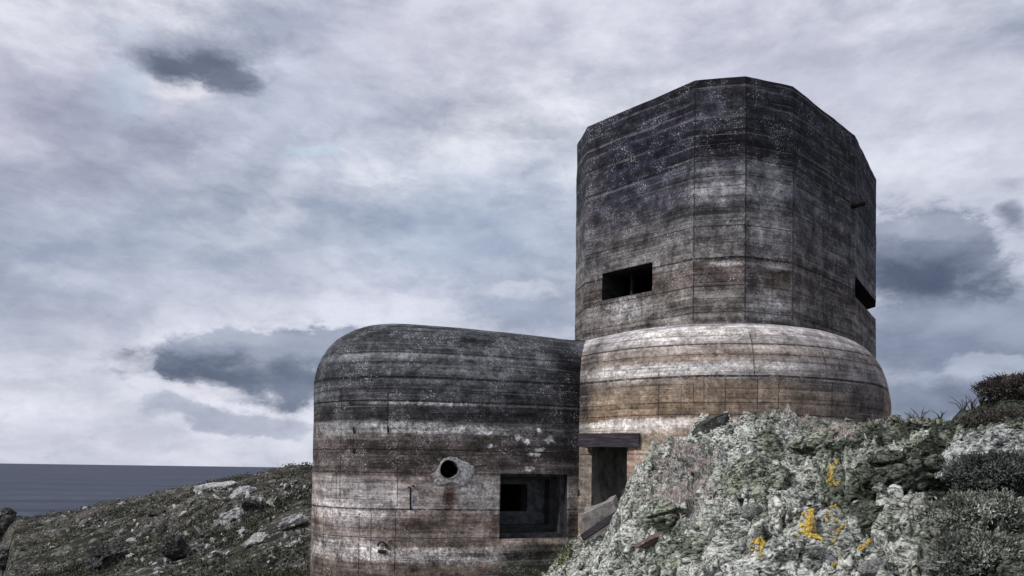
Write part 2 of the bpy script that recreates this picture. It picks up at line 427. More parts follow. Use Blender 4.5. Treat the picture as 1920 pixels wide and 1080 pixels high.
class Surf:                     # looks up wall coordinates for a photo position
    def __init__(s, me):
        s.me = me; me.calc_loop_triangles()
        s.v = [x.co.copy() for x in me.vertices]
        s.tri = [tuple(t.vertices) for t in me.loop_triangles]; s.lt = [tuple(t.loops) for t in me.loop_triangles]
        s.b = BVHTree.FromPolygons(s.v, s.tri); s.uv = me.uv_layers[0].data
    def hit(s, px, py):
        d = ray(px, py); co, no, i, _ = s.b.ray_cast(Vector((0, 0, 0)), d.normalized())
        if co is None: return None
        a, b, c = s.tri[i]; la, lb, lc = s.lt[i]
        q = barycentric_transform(co, s.v[a], s.v[b], s.v[c], *[Vector((*s.uv[l].uv, 0)) for l in (la, lb, lc)])
        return co, no, (q.x, q.y)
    def blob(s, px, py, a, b, c, amt=.9, soft=.4, k=1.2):
        h = s.hit(px, py)
        if h is None: print('MISS blob', px, py); return (0, -99, 1, 1, c, 0, soft, k)
        sc = h[0].y / F
        return (h[2][0], h[2][1], a * sc, b * sc, c, amt, soft, k)
    def vline(s, px, y0, y1, w=.02):
        a, b = s.hit(px, y0), s.hit(px, y1)
        if a is None or b is None: print('MISS vline', px, y0, y1); return (0, -99, -98, .01)
        return (b[2][0], b[2][1], a[2][1], w)
    def hline(s, px, py, w=.03, dp=1.0):
        h = s.hit(px, py)
        if h is None: print('MISS hline', px, py); return (-99, .01, 0)
        return (h[2][1], w, dp)
def shoulder(zb, zt, ins, n=10, v0=None):
    pr, arc, last = [], 0, (0, zb)
    for k in range(1, n + 1):
        t = math.pi / 2 * k / n
        p = (ins * (1 - math.cos(t)), zb + (zt - zb) * math.sin(t))
        arc += math.dist(p, last); last = p
        pr.append((p[0], p[1], zb + arc))
    return pr
ZB = -5.2                       # foot of the walls, under the ground
def wallprof(z1, step=.25):
    k = int((z1 - ZB) / step); return [(0, ZB + (z1 - ZB) * i / k, ZB + (z1 - ZB) * i / k) for i in range(k + 1)]

side_plan = catmull([(4.0, 30), (-1, 31), (-5.2, 29.5), (-6.1, 26.3), (-5.98, 24.1), (-5.45, 22.55), (-4.4, 21.65), (-3.0, 21.35),
                     (-1.2, 21.62), (.6, 22.25), (2.1, 22.95), (3.6, 24.2)], .12)
side_top = np.interp(side_plan[:, 0], [-4, 2.5], [4.22, 4.06])
base_plan = catmull([(-.2, 31), (.2, 25.8), (1.4, 23.75), (2.2, 22.4), (3.15, 21.4), (4.4, 20.7), (5.8, 20.4), (7.2, 20.42), (8.6, 20.95), (9.85, 21.85),
                     (10.8, 23.05), (12.15, 25.75), (13.85, 29.35), (14.5, 32.5), (12.5, 36.5), (7, 38), (2, 36)], .12)
ccw = lambda p: p if np.sum(p[:, 0] * np.roll(p[:, 1], -1) - p[:, 1] * np.roll(p[:, 0], -1)) > 0 else p[::-1]
side_plan_c = ccw(side_plan)
side_top = np.interp(side_plan_c[:, 0], [-4, 2.5], [4.22, 4.06])
side_me = sweep('side_block', side_plan_c, wallprof(2.46) + shoulder(2.46, 4.2, 1.95), nsm=14, topz=side_top)
base_me = sweep('rounded_base', ccw(base_plan), wallprof(2.42) + shoulder(2.42, 4.13, 1.75), nsm=14)
HT = 11.0
tv = [PZ(1082, 270, HT), PZ(1101, 237, HT), PZ(1303, 150, HT), PZ(1398, 141, HT), PZ(1487, 161, HT), PZ(1604, 253, HT), PZ(1643, 335, HT)]
tv = [(p.x, p.y) for p in tv]
tv7 = (tv[6][0] + .42, tv[6][1] + .95)
tpoly = tv + [tv7, (13.2, 34.0), (9.0, 36.2), (5.2, 34.2), (2.75, 30.0)]
print('tower', [tuple(round(c, 2) for c in p) for p in tpoly])
def polyline_sub(poly, step):
    out = []
    for i, p in enumerate(poly):
        q_ = poly[(i + 1) % len(poly)]; k = max(1, int(math.dist(p, q_) / step))
        out += [(p[0] + (q_[0] - p[0]) * t / k, p[1] + (q_[1] - p[1]) * t / k) for t in range(k)]
    return np.array(out)
tplan = polyline_sub(tpoly, .2)
tz = list(np.arange(3.4, HT - .08, .2)) + [HT - .04]
tower_me = sweep('tower', ccw(tplan), [(0, z, z) for z in tz] + [(.012, HT - .012, HT - .012), (.05, HT, HT)], smooth=False, nsm=0, wobble=.016)
S, B, T = Surf(side_me), Surf(base_me), Surf(tower_me)

# ---- concrete of the three volumes --------------------------------------------
W_ = (196, 190, 192)
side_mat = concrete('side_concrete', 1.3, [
    (-5.2, (92, 81, 74)), (-2.9, (98, 87, 80)), (-2.2, (113, 102, 94)), (-1.7, (98, 87, 80)), (-1.25, (109, 97, 91)), (-1.1, (143, 135, 130)),
    (-.75, (133, 124, 120)), (-.2, (121, 112, 108)), (-.05, (79, 71, 69)), (.5, (73, 66, 64)), (.85, (81, 74, 72)), (1.0, (105, 101, 99)), (1.2, (102, 98, 97)),
    (1.3, (59, 57, 59)), (1.72, (52, 51, 53)), (1.86, (73, 73, 76)), (2.3, (67, 68, 72)), (2.46, (53, 54, 58)), (2.9, (59, 61, 65)), (3.3, (75, 77, 81)), (3.7, (55, 56, 59)), (4.4, (63, 65, 68)), (5.4, (71, 72, 76))],
    blobs=[
        S.blob(800, 1042, 260, 13, (194, 187, 186), .9, .5, 1.6), S.blob(640, 1022, 80, 14, (204, 198, 198), .8, .6, 1.4),
        S.blob(660, 925, 95, 26, (148, 143, 144), .7, .5, 1.2), S.blob(640, 1000, 60, 40, (141, 132, 128), .7, .6, 1.2),
        S.blob(640, 965, 75, 16, (173, 165, 164), .8, .5, 1.3),
        S.blob(900, 925, 45, 28, (162, 159, 159), .7, .6, 2.0), S.blob(690, 962, 60, 20, (168, 162, 162), .6, .5, 1.5),
        S.blob(820, 803, 190, 8, (186, 185, 186), .9, .6, 1.6), S.blob(800, 757, 90, 4, (161, 161, 163), .8, .6, 1.4),
        S.blob(640, 803, 50, 12, (130, 129, 130), .7, .6, 1.2),
        S.blob(880, 700, 170, 26, (93, 94, 97), .7, .7, 1.4), S.blob(800, 668, 180, 9, (105, 106, 109), .7, .7, 1.5),
        S.blob(1000, 668, 70, 26, (97, 98, 101), .6, .7, 1.8),
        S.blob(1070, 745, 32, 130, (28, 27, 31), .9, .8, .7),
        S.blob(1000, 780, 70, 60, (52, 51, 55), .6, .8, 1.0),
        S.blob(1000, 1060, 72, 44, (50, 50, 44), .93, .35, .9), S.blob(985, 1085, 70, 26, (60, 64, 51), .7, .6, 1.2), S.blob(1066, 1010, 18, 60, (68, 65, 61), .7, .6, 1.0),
        S.blob(842, 932, 9, 34, (66, 40, 34), .9, .6, 1.2), S.blob(842, 968, 12, 24, (90, 78, 74), .5, .7, 1.2),
        S.blob(1003, 852, 13, 4, (206, 205, 206), .95, .35, 3.2), S.blob(1012, 843, 12, 4, (206, 205, 206), .95, .35, 3.2), S.blob(1030, 825, 9, 6, (206, 205, 206), .95, .35, 3.2),
        S.blob(971, 820, 6, 5, (200, 199, 200), .95, .35, 3.2), S.blob(987, 828, 8, 5, (190, 189, 190), .9, .35, 3.2), S.blob(1010, 807, 5, 4, (200, 199, 200), .9, .35, 3.2),
        S.blob(921, 836, 6, 4, (200, 199, 200), .9, .35, 3.2), S.blob(993, 879, 9, 5, (188, 185, 185), .9, .4, 3.2), S.blob(914, 812, 8, 4, (190, 189, 190), .8, .4, 1.3),
        S.blob(775, 935, 8, 14, (194, 191, 191), .8, .5, 1.3), S.blob(900, 1000, 90, 12, (117, 107, 103), .5, .7, 1.5),
    ],
    vlines=[S.vline(637, 720, 945, .018), S.vline(727, 735, 815, .035), S.vline(662, 800, 850, .02), S.vline(740, 960, 1078, .018), S.vline(605, 962, 1075, .014), S.vline(640, 1000, 1078, .012),
            S.vline(672, 962, 1075, .018), S.vline(695, 962, 1050, .016), S.vline(745, 830, 950, .014), S.vline(1000, 790, 803, .03), S.vline(630, 885, 940, .012)],
    hlines=[S.hline(800, 662, .04, .8), S.hline(760, 708, .05, 1), S.hline(800, 753, .035, 1), S.hline(850, 845, .02, .8), S.hline(700, 955, .028, 1), S.hline(800, 775, .018, .6), S.hline(800, 731, .02, .6),
            S.hline(700, 886, .015, .5), S.hline(820, 1010, .02, .5)],
    specks=.75, board=.19, contrast=1.12)
BW = (172, 166, 163)
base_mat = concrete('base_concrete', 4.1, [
    (-5.2, (122, 113, 104)), (-.2, (136, 123, 109)), (.6, (142, 127, 110)), (1.0, (138, 126, 111)), (1.1, (191, 180, 171)), (1.36, (190, 181, 175)), (1.45, (108, 90, 73)),
    (1.75, (126, 109, 92)), (2.1, (123, 108, 94)), (2.4, (103, 92, 83)), (2.5, (140, 132, 128)), (2.8, (153, 147, 144)), (3.0, (122, 112, 106)), (3.25, (141, 129, 122)), (3.5, (141, 135, 132)), (4.2, (151, 145, 147)), (5.0, (147, 143, 144))],
    utones=None,
    blobs=[
        B.blob(1610, 720, 110, 80, (84, 79, 80), .85, .9, 1.0), B.blob(1560, 690, 130, 34, (112, 107, 108), .6, .8, 1.4), B.blob(1640, 770, 60, 40, (66, 62, 64), .7, .8, 1.0),  # right end: mottling, plus shade of the side off the sun painted in
        B.blob(1500, 760, 120, 26, (112, 102, 97), .6, .8, 1.4),
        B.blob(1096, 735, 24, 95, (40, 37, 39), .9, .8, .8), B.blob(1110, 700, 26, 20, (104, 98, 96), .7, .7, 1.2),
        B.blob(1140, 712, 60, 12, (112, 106, 100), .7, .6, 1.4),
        B.blob(1290, 687, 190, 8, (196, 192, 190), .85, .5, 1.4), B.blob(1210, 697, 110, 6, (200, 196, 194), .85, .5, 1.4),
        B.blob(1320, 672, 110, 6, (120, 104, 93), .8, .6, 1.6), B.blob(1200, 676, 60, 7, (120, 106, 96), .7, .6, 1.5), B.blob(1360, 664, 60, 5, (128, 113, 104), .7, .6, 1.5),
        B.blob(1380, 690, 60, 20, (150, 146, 145), .5, .6, 1.6),
        B.blob(1300, 773, 160, 5, (88, 76, 67), .8, .6, 1.4), B.blob(1185, 862, 14, 26, (138, 114, 105), .85, .35, .8),
        B.blob(1180, 793, 90, 9, (200, 194, 190), .9, .3, 1.1), B.blob(1330, 622, 190, 20, (186, 179, 173), .8, .7, 1.3),
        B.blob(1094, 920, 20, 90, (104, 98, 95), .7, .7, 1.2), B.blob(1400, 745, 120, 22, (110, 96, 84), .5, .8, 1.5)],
    vlines=[B.vline(1415, 622, 705, .022), B.vline(1320, 705, 770, .014), B.vline(1360, 708, 780, .022), B.vline(1235, 690, 710, .02), B.vline(1290, 690, 700, .018),
            B.vline(1420, 708, 780, .014), B.vline(1550, 635, 690, .03), B.vline(1576, 670, 695, .026), B.vline(1460, 712, 770, .014), B.vline(1235, 722, 790, .014), B.vline(1560, 715, 775, .02), B.vline(1600, 715, 775, .016), B.vline(1640, 700, 780, .018), B.vline(1277, 720, 765, .012), B.vline(1300, 720, 765, .012)],
    hlines=[B.hline(1250, 649, .035, 1), B.hline(1250, 708, .04, 1), B.hline(1250, 778, .02, .6), B.hline(1250, 668, .02, .7), B.hline(1200, 757, .015, .6), B.hline(1230, 852, .018, .8), B.hline(1300, 630, .014, .5)],
    specks=.45, board=.24, contrast=.9, band=.7)
ue = [T.hit(px, 400)[2][0] for px in (1086, 1106, 1200, 1296, 1300, 1395, 1400, 1484, 1490, 1598)]
tower_mat = concrete('tower_concrete', 7.7, [
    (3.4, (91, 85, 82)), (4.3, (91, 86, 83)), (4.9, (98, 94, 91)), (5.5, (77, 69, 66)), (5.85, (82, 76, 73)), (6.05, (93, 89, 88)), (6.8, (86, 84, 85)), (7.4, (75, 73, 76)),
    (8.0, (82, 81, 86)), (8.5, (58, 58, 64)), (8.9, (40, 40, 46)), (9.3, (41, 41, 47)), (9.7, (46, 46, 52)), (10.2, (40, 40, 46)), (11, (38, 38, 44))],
    blobs=[
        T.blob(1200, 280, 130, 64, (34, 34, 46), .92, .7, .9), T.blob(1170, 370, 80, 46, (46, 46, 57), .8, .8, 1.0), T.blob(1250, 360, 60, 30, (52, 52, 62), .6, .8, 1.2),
        T.blob(1560, 400, 74, 170, (56, 54, 57), .75, .9, .9), T.blob(1625, 480, 30, 140, (48, 47, 51), .8, .8, .6), T.blob(1180, 220, 90, 50, (40, 40, 50), .6, .8, .9), T.blob(1110, 420, 30, 120, (62, 60, 64), .6, .8, .9),  # first two blobs paint the shade of the right-hand faces into the concrete
        T.blob(1350, 263, 38, 18, (20, 20, 26), .96, .18, .5), T.blob(1260, 270, 60, 14, (34, 34, 46), .7, .7, 1.0),
        T.blob(1345, 350, 48, 30, (128, 127, 132), .85, .7, 1.2), T.blob(1440, 350, 44, 44, (124, 123, 128), .85, .7, 1.0), T.blob(1440, 440, 42, 34, (124, 122, 124), .8, .8, 1.0),
        T.blob(1550, 340, 40, 40, (40, 39, 44), .75, .8, 1.1), T.blob(1560, 440, 60, 70, (70, 68, 70), .55, .9, 1.0), T.blob(1540, 570, 50, 40, (66, 62, 62), .6, .8, 1.0),
        T.blob(1345, 524, 42, 22, (60, 52, 52), .85, .7, 1.3), T.blob(1410, 520, 16, 30, (58, 52, 54), .7, .6, 1.2), T.blob(1440, 572, 40, 22, (142, 140, 141), .6, .6, 1.6),
        T.blob(1360, 494, 30, 5, (172, 168, 168), .85, .6, 1.5), T.blob(1440, 500, 40, 6, (150, 146, 146), .6, .6, 1.5), T.blob(1170, 580, 45, 25, (168, 166, 168), .75, .5, 2.2), T.blob(1260, 500, 40, 6, (140, 136, 136), .7, .6, 1.5),
        T.blob(1155, 600, 60, 20, (120, 112, 108), .5, .6, 1.2), T.blob(1180, 460, 70, 20, (84, 80, 80), .5, .8, 1.2),
        T.blob(1330, 200, 24, 34, (66, 68, 78), .5, .7, 1.4), T.blob(1400, 425, 10, 12, (36, 33, 33), .85, .5, 1.2), T.blob(1550, 520, 12, 30, (52, 48, 48), .6, .6, 1.4)],
    vlines=[T.vline(1600, 280, 590, .03), T.vline(1300, 175, 600, .035), T.vline(1397.5, 165, 600, .032), T.vline(1486.5, 185, 600, .035), T.vline(1536, 240, 480, .012), T.vline(1202, 560, 618, .018), T.vline(1544, 300, 600, .016),
            T.vline(1225, 545, 612, .012)],
    hlines=[T.hline(1350, 484, .045, 1), T.hline(1350, 424, .018, .9), T.hline(1350, 300, .04, .8), T.hline(1350, 246, .02, .7), T.hline(1350, 536, .018, .8), T.hline(1350, 390, .016, .6), T.hline(1350, 330, .02, .7), T.hline(1350, 350, .015, .5), T.hline(1350, 585, .02, .7),
            T.hline(1350, 560, .014, .5), T.hline(1440, 200, .016, .5), T.hline(1350, 450, .012, .5)],
    specks=.6, board=.22, contrast=1.08)
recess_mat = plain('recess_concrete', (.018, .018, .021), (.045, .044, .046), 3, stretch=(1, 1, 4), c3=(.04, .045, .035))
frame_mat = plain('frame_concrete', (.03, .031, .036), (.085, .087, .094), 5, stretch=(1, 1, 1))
inside_shade_mat = plain('dark_inside', (.02, .02, .022), (.035, .035, .037), 3)  # rooms and vent bore: darkness of the unlit inside put into the colour
rust_mat = plain('rusted_iron', (.02, .016, .015), (.045, .028, .022), 14, rough=.85, metallic=.2)
timber_mat = plain('stained_lintel', (.028, .024, .03), (.06, .052, .06), 5, stretch=(.6, .6, 5), c3=(.09, .08, .085))
mortar_mat = plain('pale_mortar', (.2, .195, .2), (.62, .61, .615), 13, bump=.05, c3=(.17, .16, .165))

# ---- openings ----------------------------------------------------------------
def cut(me, boxes, mats):
    """boxes: list of (mesh builder, material index)"""
    o = bpy.data.objects.new('tmp', me); COL.objects.link(o)
    tmp = []
    for mb, mi in boxes:
        cm = mb.mesh('cutter')
        for mm in mats: cm.materials.append(mm)
        cm.polygons.foreach_set('material_index', np.full(len(cm.polygons), mi))
        import bmesh
        b_ = bmesh.new(); b_.from_mesh(cm); bmesh.ops.recalc_face_normals(b_, faces=b_.faces[:]); b_.to_mesh(cm); b_.free()
        c = bpy.data.objects.new('tmp_cutter', cm); COL.objects.link(c); tmp.append(c)
        md = o.modifiers.new('b', 'BOOLEAN'); md.operation = 'DIFFERENCE'; md.object = c; md.solver = 'EXACT'
        md.material_mode = 'TRANSFER'
    for mm in mats: me.materials.append(mm)
    dg = bpy.context.evaluated_depsgraph_get(); dg.update()
    out = bpy.data.meshes.new_from_object(o.evaluated_get(dg), preserve_all_data_layers=True, depsgraph=dg)
    for c in tmp: bpy.data.objects.remove(c)
    bpy.data.objects.remove(o)
    out.name = me.name
    return out
def wallframe(surf, px, py):    # local frame on a wall: right (along), inward, up
    co, no, _ = surf.hit(px, py)
    n = Vector((no.x, no.y, 0)).normalized()
    al = Vector((-n.y, n.x, 0))
    if al.x < 0: al = -al
    return co, al, -n, Vector((0, 0, 1))
def px_on(co, al, px, py):      # photo position -> (along, up) on the vertical plane through co
    d = ray(px, py); n = Vector((-al.y, al.x, 0))
    t = co.dot(n) / d.dot(n); p = d * t
    return (p - co).dot(al), p.z - co.z
def pbox(mb, co, al, inn, rect, d0, d1):
    """rect in px (x0,y0,x1,y1) on the wall plane; depth from d0 to d1 inwards"""
    a0, z1 = px_on(co, al, rect[0], rect[1]); a1, z0 = px_on(co, al, rect[2], rect[3])
    c = co + al * (a0 + a1) / 2 + Vector((0, 0, (z0 + z1) / 2)) + inn * (d0 + d1) / 2
    mb.box(c, al * (a1 - a0) / 2, inn * (d1 - d0) / 2, Vector((0, 0, (z1 - z0) / 2)))
    return a0, a1, z0, z1

# side block: stepped window and round vent
wc_, wal, win, _ = wallframe(S, 1000, 945)
b1, b2, b3 = MB(), MB(), MB()
wa0, wa1, wz0, wz1 = pbox(b1, wc_, wal, win, (939, 888, 1063, 1008), -.6, 1.55)
b2.box(wc_ + win * 3.0 + Vector((0, 0, -.2)), wal * 1.5, win * 1.46, Vector((0, 0, 1.2)))
vc, val, vin, _ = wallframe(S, 842, 880)
b3.tube([vc - vin * .4, vc + vin * 1.3], .245, 28)
side_me2 = cut(side_me, [(b1, 1), (b2, 2), (b3, 2)], [side_mat, recess_mat, inside_shade_mat])

# rounded base: doorway
dc, dal, din, _ = wallframe(B, 1141, 900)
b1, b2 = MB(), MB()
da0, da1, dz0, dz1 = pbox(b1, dc, dal, din, (1108, 832, 1173, 985), -.7, 1.15)
mid_a = (da0 + da1) / 2
b2.box(dc + dal * (mid_a + .1) + din * 1.6 + Vector((0, 0, -.28)), dal * .36, din * .6, Vector((0, 0, .42)))
base_me2 = cut(base_me, [(b1, 1), (b2, 2)], [base_mat, plain('door_recess_concrete', (.06, .059, .057), (.19, .183, .175), 2.2, stretch=(1, 1, .5), c3=(.06, .06, .055)), inside_shade_mat])

# tower: window, blocked window, long slit round the corner
tc, tal, tin, _ = wallframe(T, 1176, 528)
b1, b2, b3, b4 = MB(), MB(), MB(), MB()
ta0, ta1, tz0, tz1 = pbox(b1, tc, tal, tin, (1129, 513, 1223, 545), -.5, 1.1)
ca, cz_ = px_on(tc, tal, 1129, 536); 
b2.box(tc + tal * .3 + tin * 2.55, tal * 1.9, tin * 1.48, Vector((0, 0, 1.25)))
kc, kal, kin, _ = wallframe(T, 1350, 263)
v5, v6, v7 = Vector((*tv[5], 0)), Vector((*tv[6], 0)), Vector((*tv7, 0))
e56 = (v6 - v5).normalized(); in56 = Vector((-e56.y, e56.x, 0)); e67 = (v7 - v6).normalized()
p8 = Vector((13.2, 34.0, 0))
poly = [v5 + e56 * .02 - in56 * .4, v6 + e56 * .2 - in56 * .5, v7 + Vector((.6, 0, 0)), p8 + Vector((.9, .4, 0)), p8 + Vector((-1.2, .1, 0)), v7 + in56 * 1.5, v5 + e56 * .02 + in56 * 1.15]
zs0, zs1 = 5.76, 6.42
k = len(poly)
b4.add([(p.x, p.y, zs0) for p in poly] + [(p.x, p.y, zs1) for p in poly],
       [tuple(range(k))[::-1], tuple(range(k, 2 * k))] + [(i, (i + 1) % k, k + (i + 1) % k, k + i) for i in range(k)])
tower_me2 = cut(tower_me, [(b1, 1), (b2, 2), (b4, 1)], [tower_mat, recess_mat, inside_shade_mat])

BL = Vector((4, 27, -4.5))
bunker = bpy.data.objects.new('bunker', None); COL.objects.link(bunker); bunker.location = BL
bunker.empty_display_size = 2
tag(bunker, 'weathered concrete bunker with faceted tower on a rounded base and side block', 'bunker')
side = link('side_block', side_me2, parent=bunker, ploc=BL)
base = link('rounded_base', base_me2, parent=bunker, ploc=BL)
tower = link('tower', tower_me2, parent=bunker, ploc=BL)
def sub(name, me, material, parent): # sub-part: parent carries the offset already
    return link(name, me, material, parent)
side['label'] = 'low side block with round-edged roof, stepped window and vent hole'
tower['label'] = 'tall faceted tower with a window and a long slit'
base['label'] = 'drum-like rounded base with a doorway beside the rocks'

# stepped frames inside the side block's window
def ring_frame(outer, inner, d0, d1):   # px rects on the window plane
    mb = MB()
    def r(rc): 
        a0, z1 = px_on(wc_, wal, rc[0], rc[1]); a1, z0 = px_on(wc_, wal, rc[2], rc[3]); return a0, a1, z0, z1
    A, I = r(outer), r(inner)
    def bx(a0, a1, z0, z1):
        mb.box(wc_ + wal * (a0 + a1) / 2 + Vector((0, 0, (z0 + z1) / 2)) + win * (d0 + d1) / 2, wal * (a1 - a0) / 2, win * (d1 - d0) / 2, Vector((0, 0, (z1 - z0) / 2)))
    bx(A[0], A[1], I[3], A[3]); bx(A[0], A[1], A[2], I[2]); bx(A[0], I[0], I[2], I[3]); bx(I[1], A[1], I[2], I[3])
    return mb
fo = (936, 885, 1066, 1011)
emb = sub('window', ring_frame(fo, (944, 893, 1055, 1000), .22, .50).mesh('window'), frame_mat, side)
emb['label'] = 'stepped window opening with three nested concrete frames'
m2 = ring_frame(fo, (951, 899, 1044, 986), .50, .86).mesh('frame'); sub('window', m2, recess_mat, side)
m3 = ring_frame(fo, (957, 909, 1011, 962), .86, 1.35).mesh('frame'); sub('window', m3, plain('inner_frame', (.035, .037, .043), (.10, .104, .115), 5), side)
# vent: pipe liner, mortar round it, rod
mb = MB(); nseg = 28
def ringpt(r, d, a): return vc + vin * d + (val * math.cos(a) + Vector((0, 0, 1)) * math.sin(a)) * r
V, Fc = [], []
prof = [(.243, .5), (.243, -.01), (.25, -.03), (.262, -.022), (.278, -.004), (.29, .06)]
for i in range(nseg):
    a = 2 * math.pi * i / nseg
    for (r_, d_) in prof: V.append(ringpt(r_ * (1 + .03 * math.sin(3 * a + r_ * 9)), d_, a))
for i in range(nseg):
    for k in range(len(prof) - 1):
        a0 = i * len(prof) + k; b0 = ((i + 1) % nseg) * len(prof) + k
        Fc.append((a0, a0 + 1, b0 + 1, b0))
mb.add(V, Fc); sub('vent_pipe', mb.mesh('vent_pipe', True), plain('pipe_rim', (.16, .155, .16), (.38, .37, .375), 8, bump=.02), side)
mb = MB(); V, Fc = [], []
outl = [(800,440),(815,420),(850,408),(890,412),(920,433),(945,438),(985,463),(1000,490),(992,520),(968,545),(947,580),(912,578),(882,562),(850,556),(820,572),(790,577),(758,562),(765,535),(738,512),(772,490),(788,468)]
outl = [px_on(vc, val, 560 + x_ / 3, 720 + y_ / 3) for x_, y_ in outl]
fine_o = []
for i in range(len(outl)):
    (a0, z0), (a1, z1) = outl[i], outl[(i + 1) % len(outl)]
    for t in range(6):
        f_ = t / 6; j_ = 1 + .05 * float(fbm((a0 + (a1 - a0) * f_) * 14, (z0 + (z1 - z0) * f_) * 14, 2.0, 3))
        fine_o.append(((a0 + (a1 - a0) * f_) * j_, (z0 + (z1 - z0) * f_) * j_))
nseg = len(fine_o)
for (fa, fz) in fine_o:
    rr0 = math.hypot(fa, fz)
    for (q_, d_) in ((1.03, .03), (1.0, .004), (.97, -.009), (.6, -.014), (0, -.012)):
        rr = .265 + (max(rr0, .29) - .265) * q_
        pq = vc + (val * fa + Vector((0, 0, fz))) * (rr / rr0); hq = S.b.ray_cast(pq - vin * .8, vin)[0]
        V.append((hq or pq) + vin * (d_ - .004 * float(pn(fa * 9 * q_, fz * 9 * q_, q_))))
for i in range(nseg):
    for k in range(4):
        a0 = i * 5 + k; b0 = ((i + 1) % nseg) * 5 + k
        Fc.append((a0, a0 + 1, b0 + 1, b0))
mb.add(V, Fc); sub('mortar_patch', mb.mesh('mortar_patch', True), mortar_mat, side)
def onwall(surf, px, py, out=0.0):
    co, no, _ = surf.hit(px, py); n = Vector((no.x, no.y, 0)).normalized(); return co + n * out
mb = MB(); mb.tube([onwall(S, 888, 875, .02), onwall(S, 912, 872, .09)], .014, 6); sub('iron_rod', mb.mesh('iron_rod'), rust_mat, side)
mb = MB(); mb.tube([onwall(S, 770, 955, -.02), onwall(S, 770, 952, .05), onwall(S, 770, 914, .06), onwall(S, 767, 912, .07), onwall(S, 765, 916, .06)], [.03, .03, .027, .022, .016], 7)
mb.tube([onwall(S, 770, 911, -.05), onwall(S, 777, 911, .05)], .02, 6)
sub('iron_bar', mb.mesh('iron_bar'), rust_mat, side)
mb = MB()
ctr = onwall(S, 717, 1025, .05); ring_ = []
for i in range(11):
    a = -.2 + i * .33
    ring_.append(ctr + Vector((math.cos(a) * .11, 0, math.sin(a) * .13)))
mb.tube(ring_, .022, 7); mb.tube([onwall(S, 710, 1033, .03), onwall(S, 724, 1034, .05)], .045, 7)
sub('iron_hook', mb.mesh('iron_hook'), rust_mat, side)
# small rusty studs of cut reinforcement in the walls
for (sf, px, py) in ((S, 664, 808), (S, 664, 846), (S, 728, 806), (S, 1083, 925)):
    mb = MB(); mb.tube([onwall(sf, px, py + 5, -.02), onwall(sf, px + 1, py, .05), onwall(sf, px, py - 6, .03)], .022, 6)
    sub('iron_stub', mb.mesh('iron_stub'), rust_mat, side)
# lintel over the doorway
l0, l1 = PY(1084, 825, 21.95), PY(1198, 825, 21.15)
al = (l1 - l0); al.z = 0; L = al.length; al.normalize(); nn = Vector((al.y, -al.x, 0)); 
zc = (PY(1140, 812, 21.5).z + PY(1140, 838, 21.5).z) / 2; hh = (PY(1140, 812, 21.5).z - PY(1140, 838, 21.5).z) / 2
ax, nz_ = 14, 4
cc = (l0 + l1) / 2; cc.z = zc
import bmesh
bm = bmesh.new(); bmesh.ops.create_cube(bm, size=2)
bmesh.ops.subdivide_edges(bm, edges=bm.edges[:], cuts=7, use_grid_fill=True)
for v in bm.verts:
    p = cc + al * (v.co.x * L / 2) + nn * (v.co.y * .34 - .34) + Vector((0, 0, v.co.z * hh))
    nzv = Vector((float(fbm(p.x * 3, p.y * 3, p.z * 3 + 5, 4)), float(fbm(p.x * 3 + 9, p.y * 3, p.z * 3, 4)), float(fbm(p.x * 3, p.y * 3 + 9, p.z * 3, 4))))
    v.co = p + nzv * .016
me = bpy.data.meshes.new('lintel'); bm.to_mesh(me); bm.free()
sub('lintel', me, timber_mat, base)
# door leaf leaning inside the doorway
mb = MB()
mb.box(dc + dal * (da1 - .32) + din * 1.10 + Vector((0, 0, -.25)), dal * .26, din * .04, Vector((0, 0, .5)))
mb.box(dc + dal * (da1 - .32) + din * 1.05 + Vector((0, 0, .0)), dal * .24, din * .02, Vector((0, 0, .04)))
mb.box(dc + dal * (da1 - .32) + din * 1.05 + Vector((0, 0, -.5)), dal * .24, din * .02, Vector((0, 0, .04)))
sub('shutter', mb.mesh('shutter'), plain('old_shutter', (.03, .03, .034), (.055, .05, .05), 6), base)
# tower window: steel mullions and a sill lip
mb = MB()
for f_, wd in ((.3, .035),):
    mb.box(tc + tal * (ta0 + (ta1 - ta0) * f_) + tin * .75 + Vector((0, 0, (tz0 + tz1) / 2)), tal * wd, tin * .05, Vector((0, 0, (tz1 - tz0) / 2 - .005)))
sub('window_bar', mb.mesh('window_bar'), plain('window_steel', (.025, .027, .035), (.05, .055, .065), 8), tower)
mb = MB()
pp = onwall(T, 1596, 388, -.1)
e45 = (Vector((*tv[5], 0)) - Vector((*tv[4], 0))).normalized(); n45 = Vector((e45.y, -e45.x, 0))
mb.tube([pp, pp + n45 * .2, pp + n45 * .55 + Vector((0, 0, .02))], .07, 12)
sub('drain_pipe', mb.mesh('drain_pipe', True), rust_mat, tower)

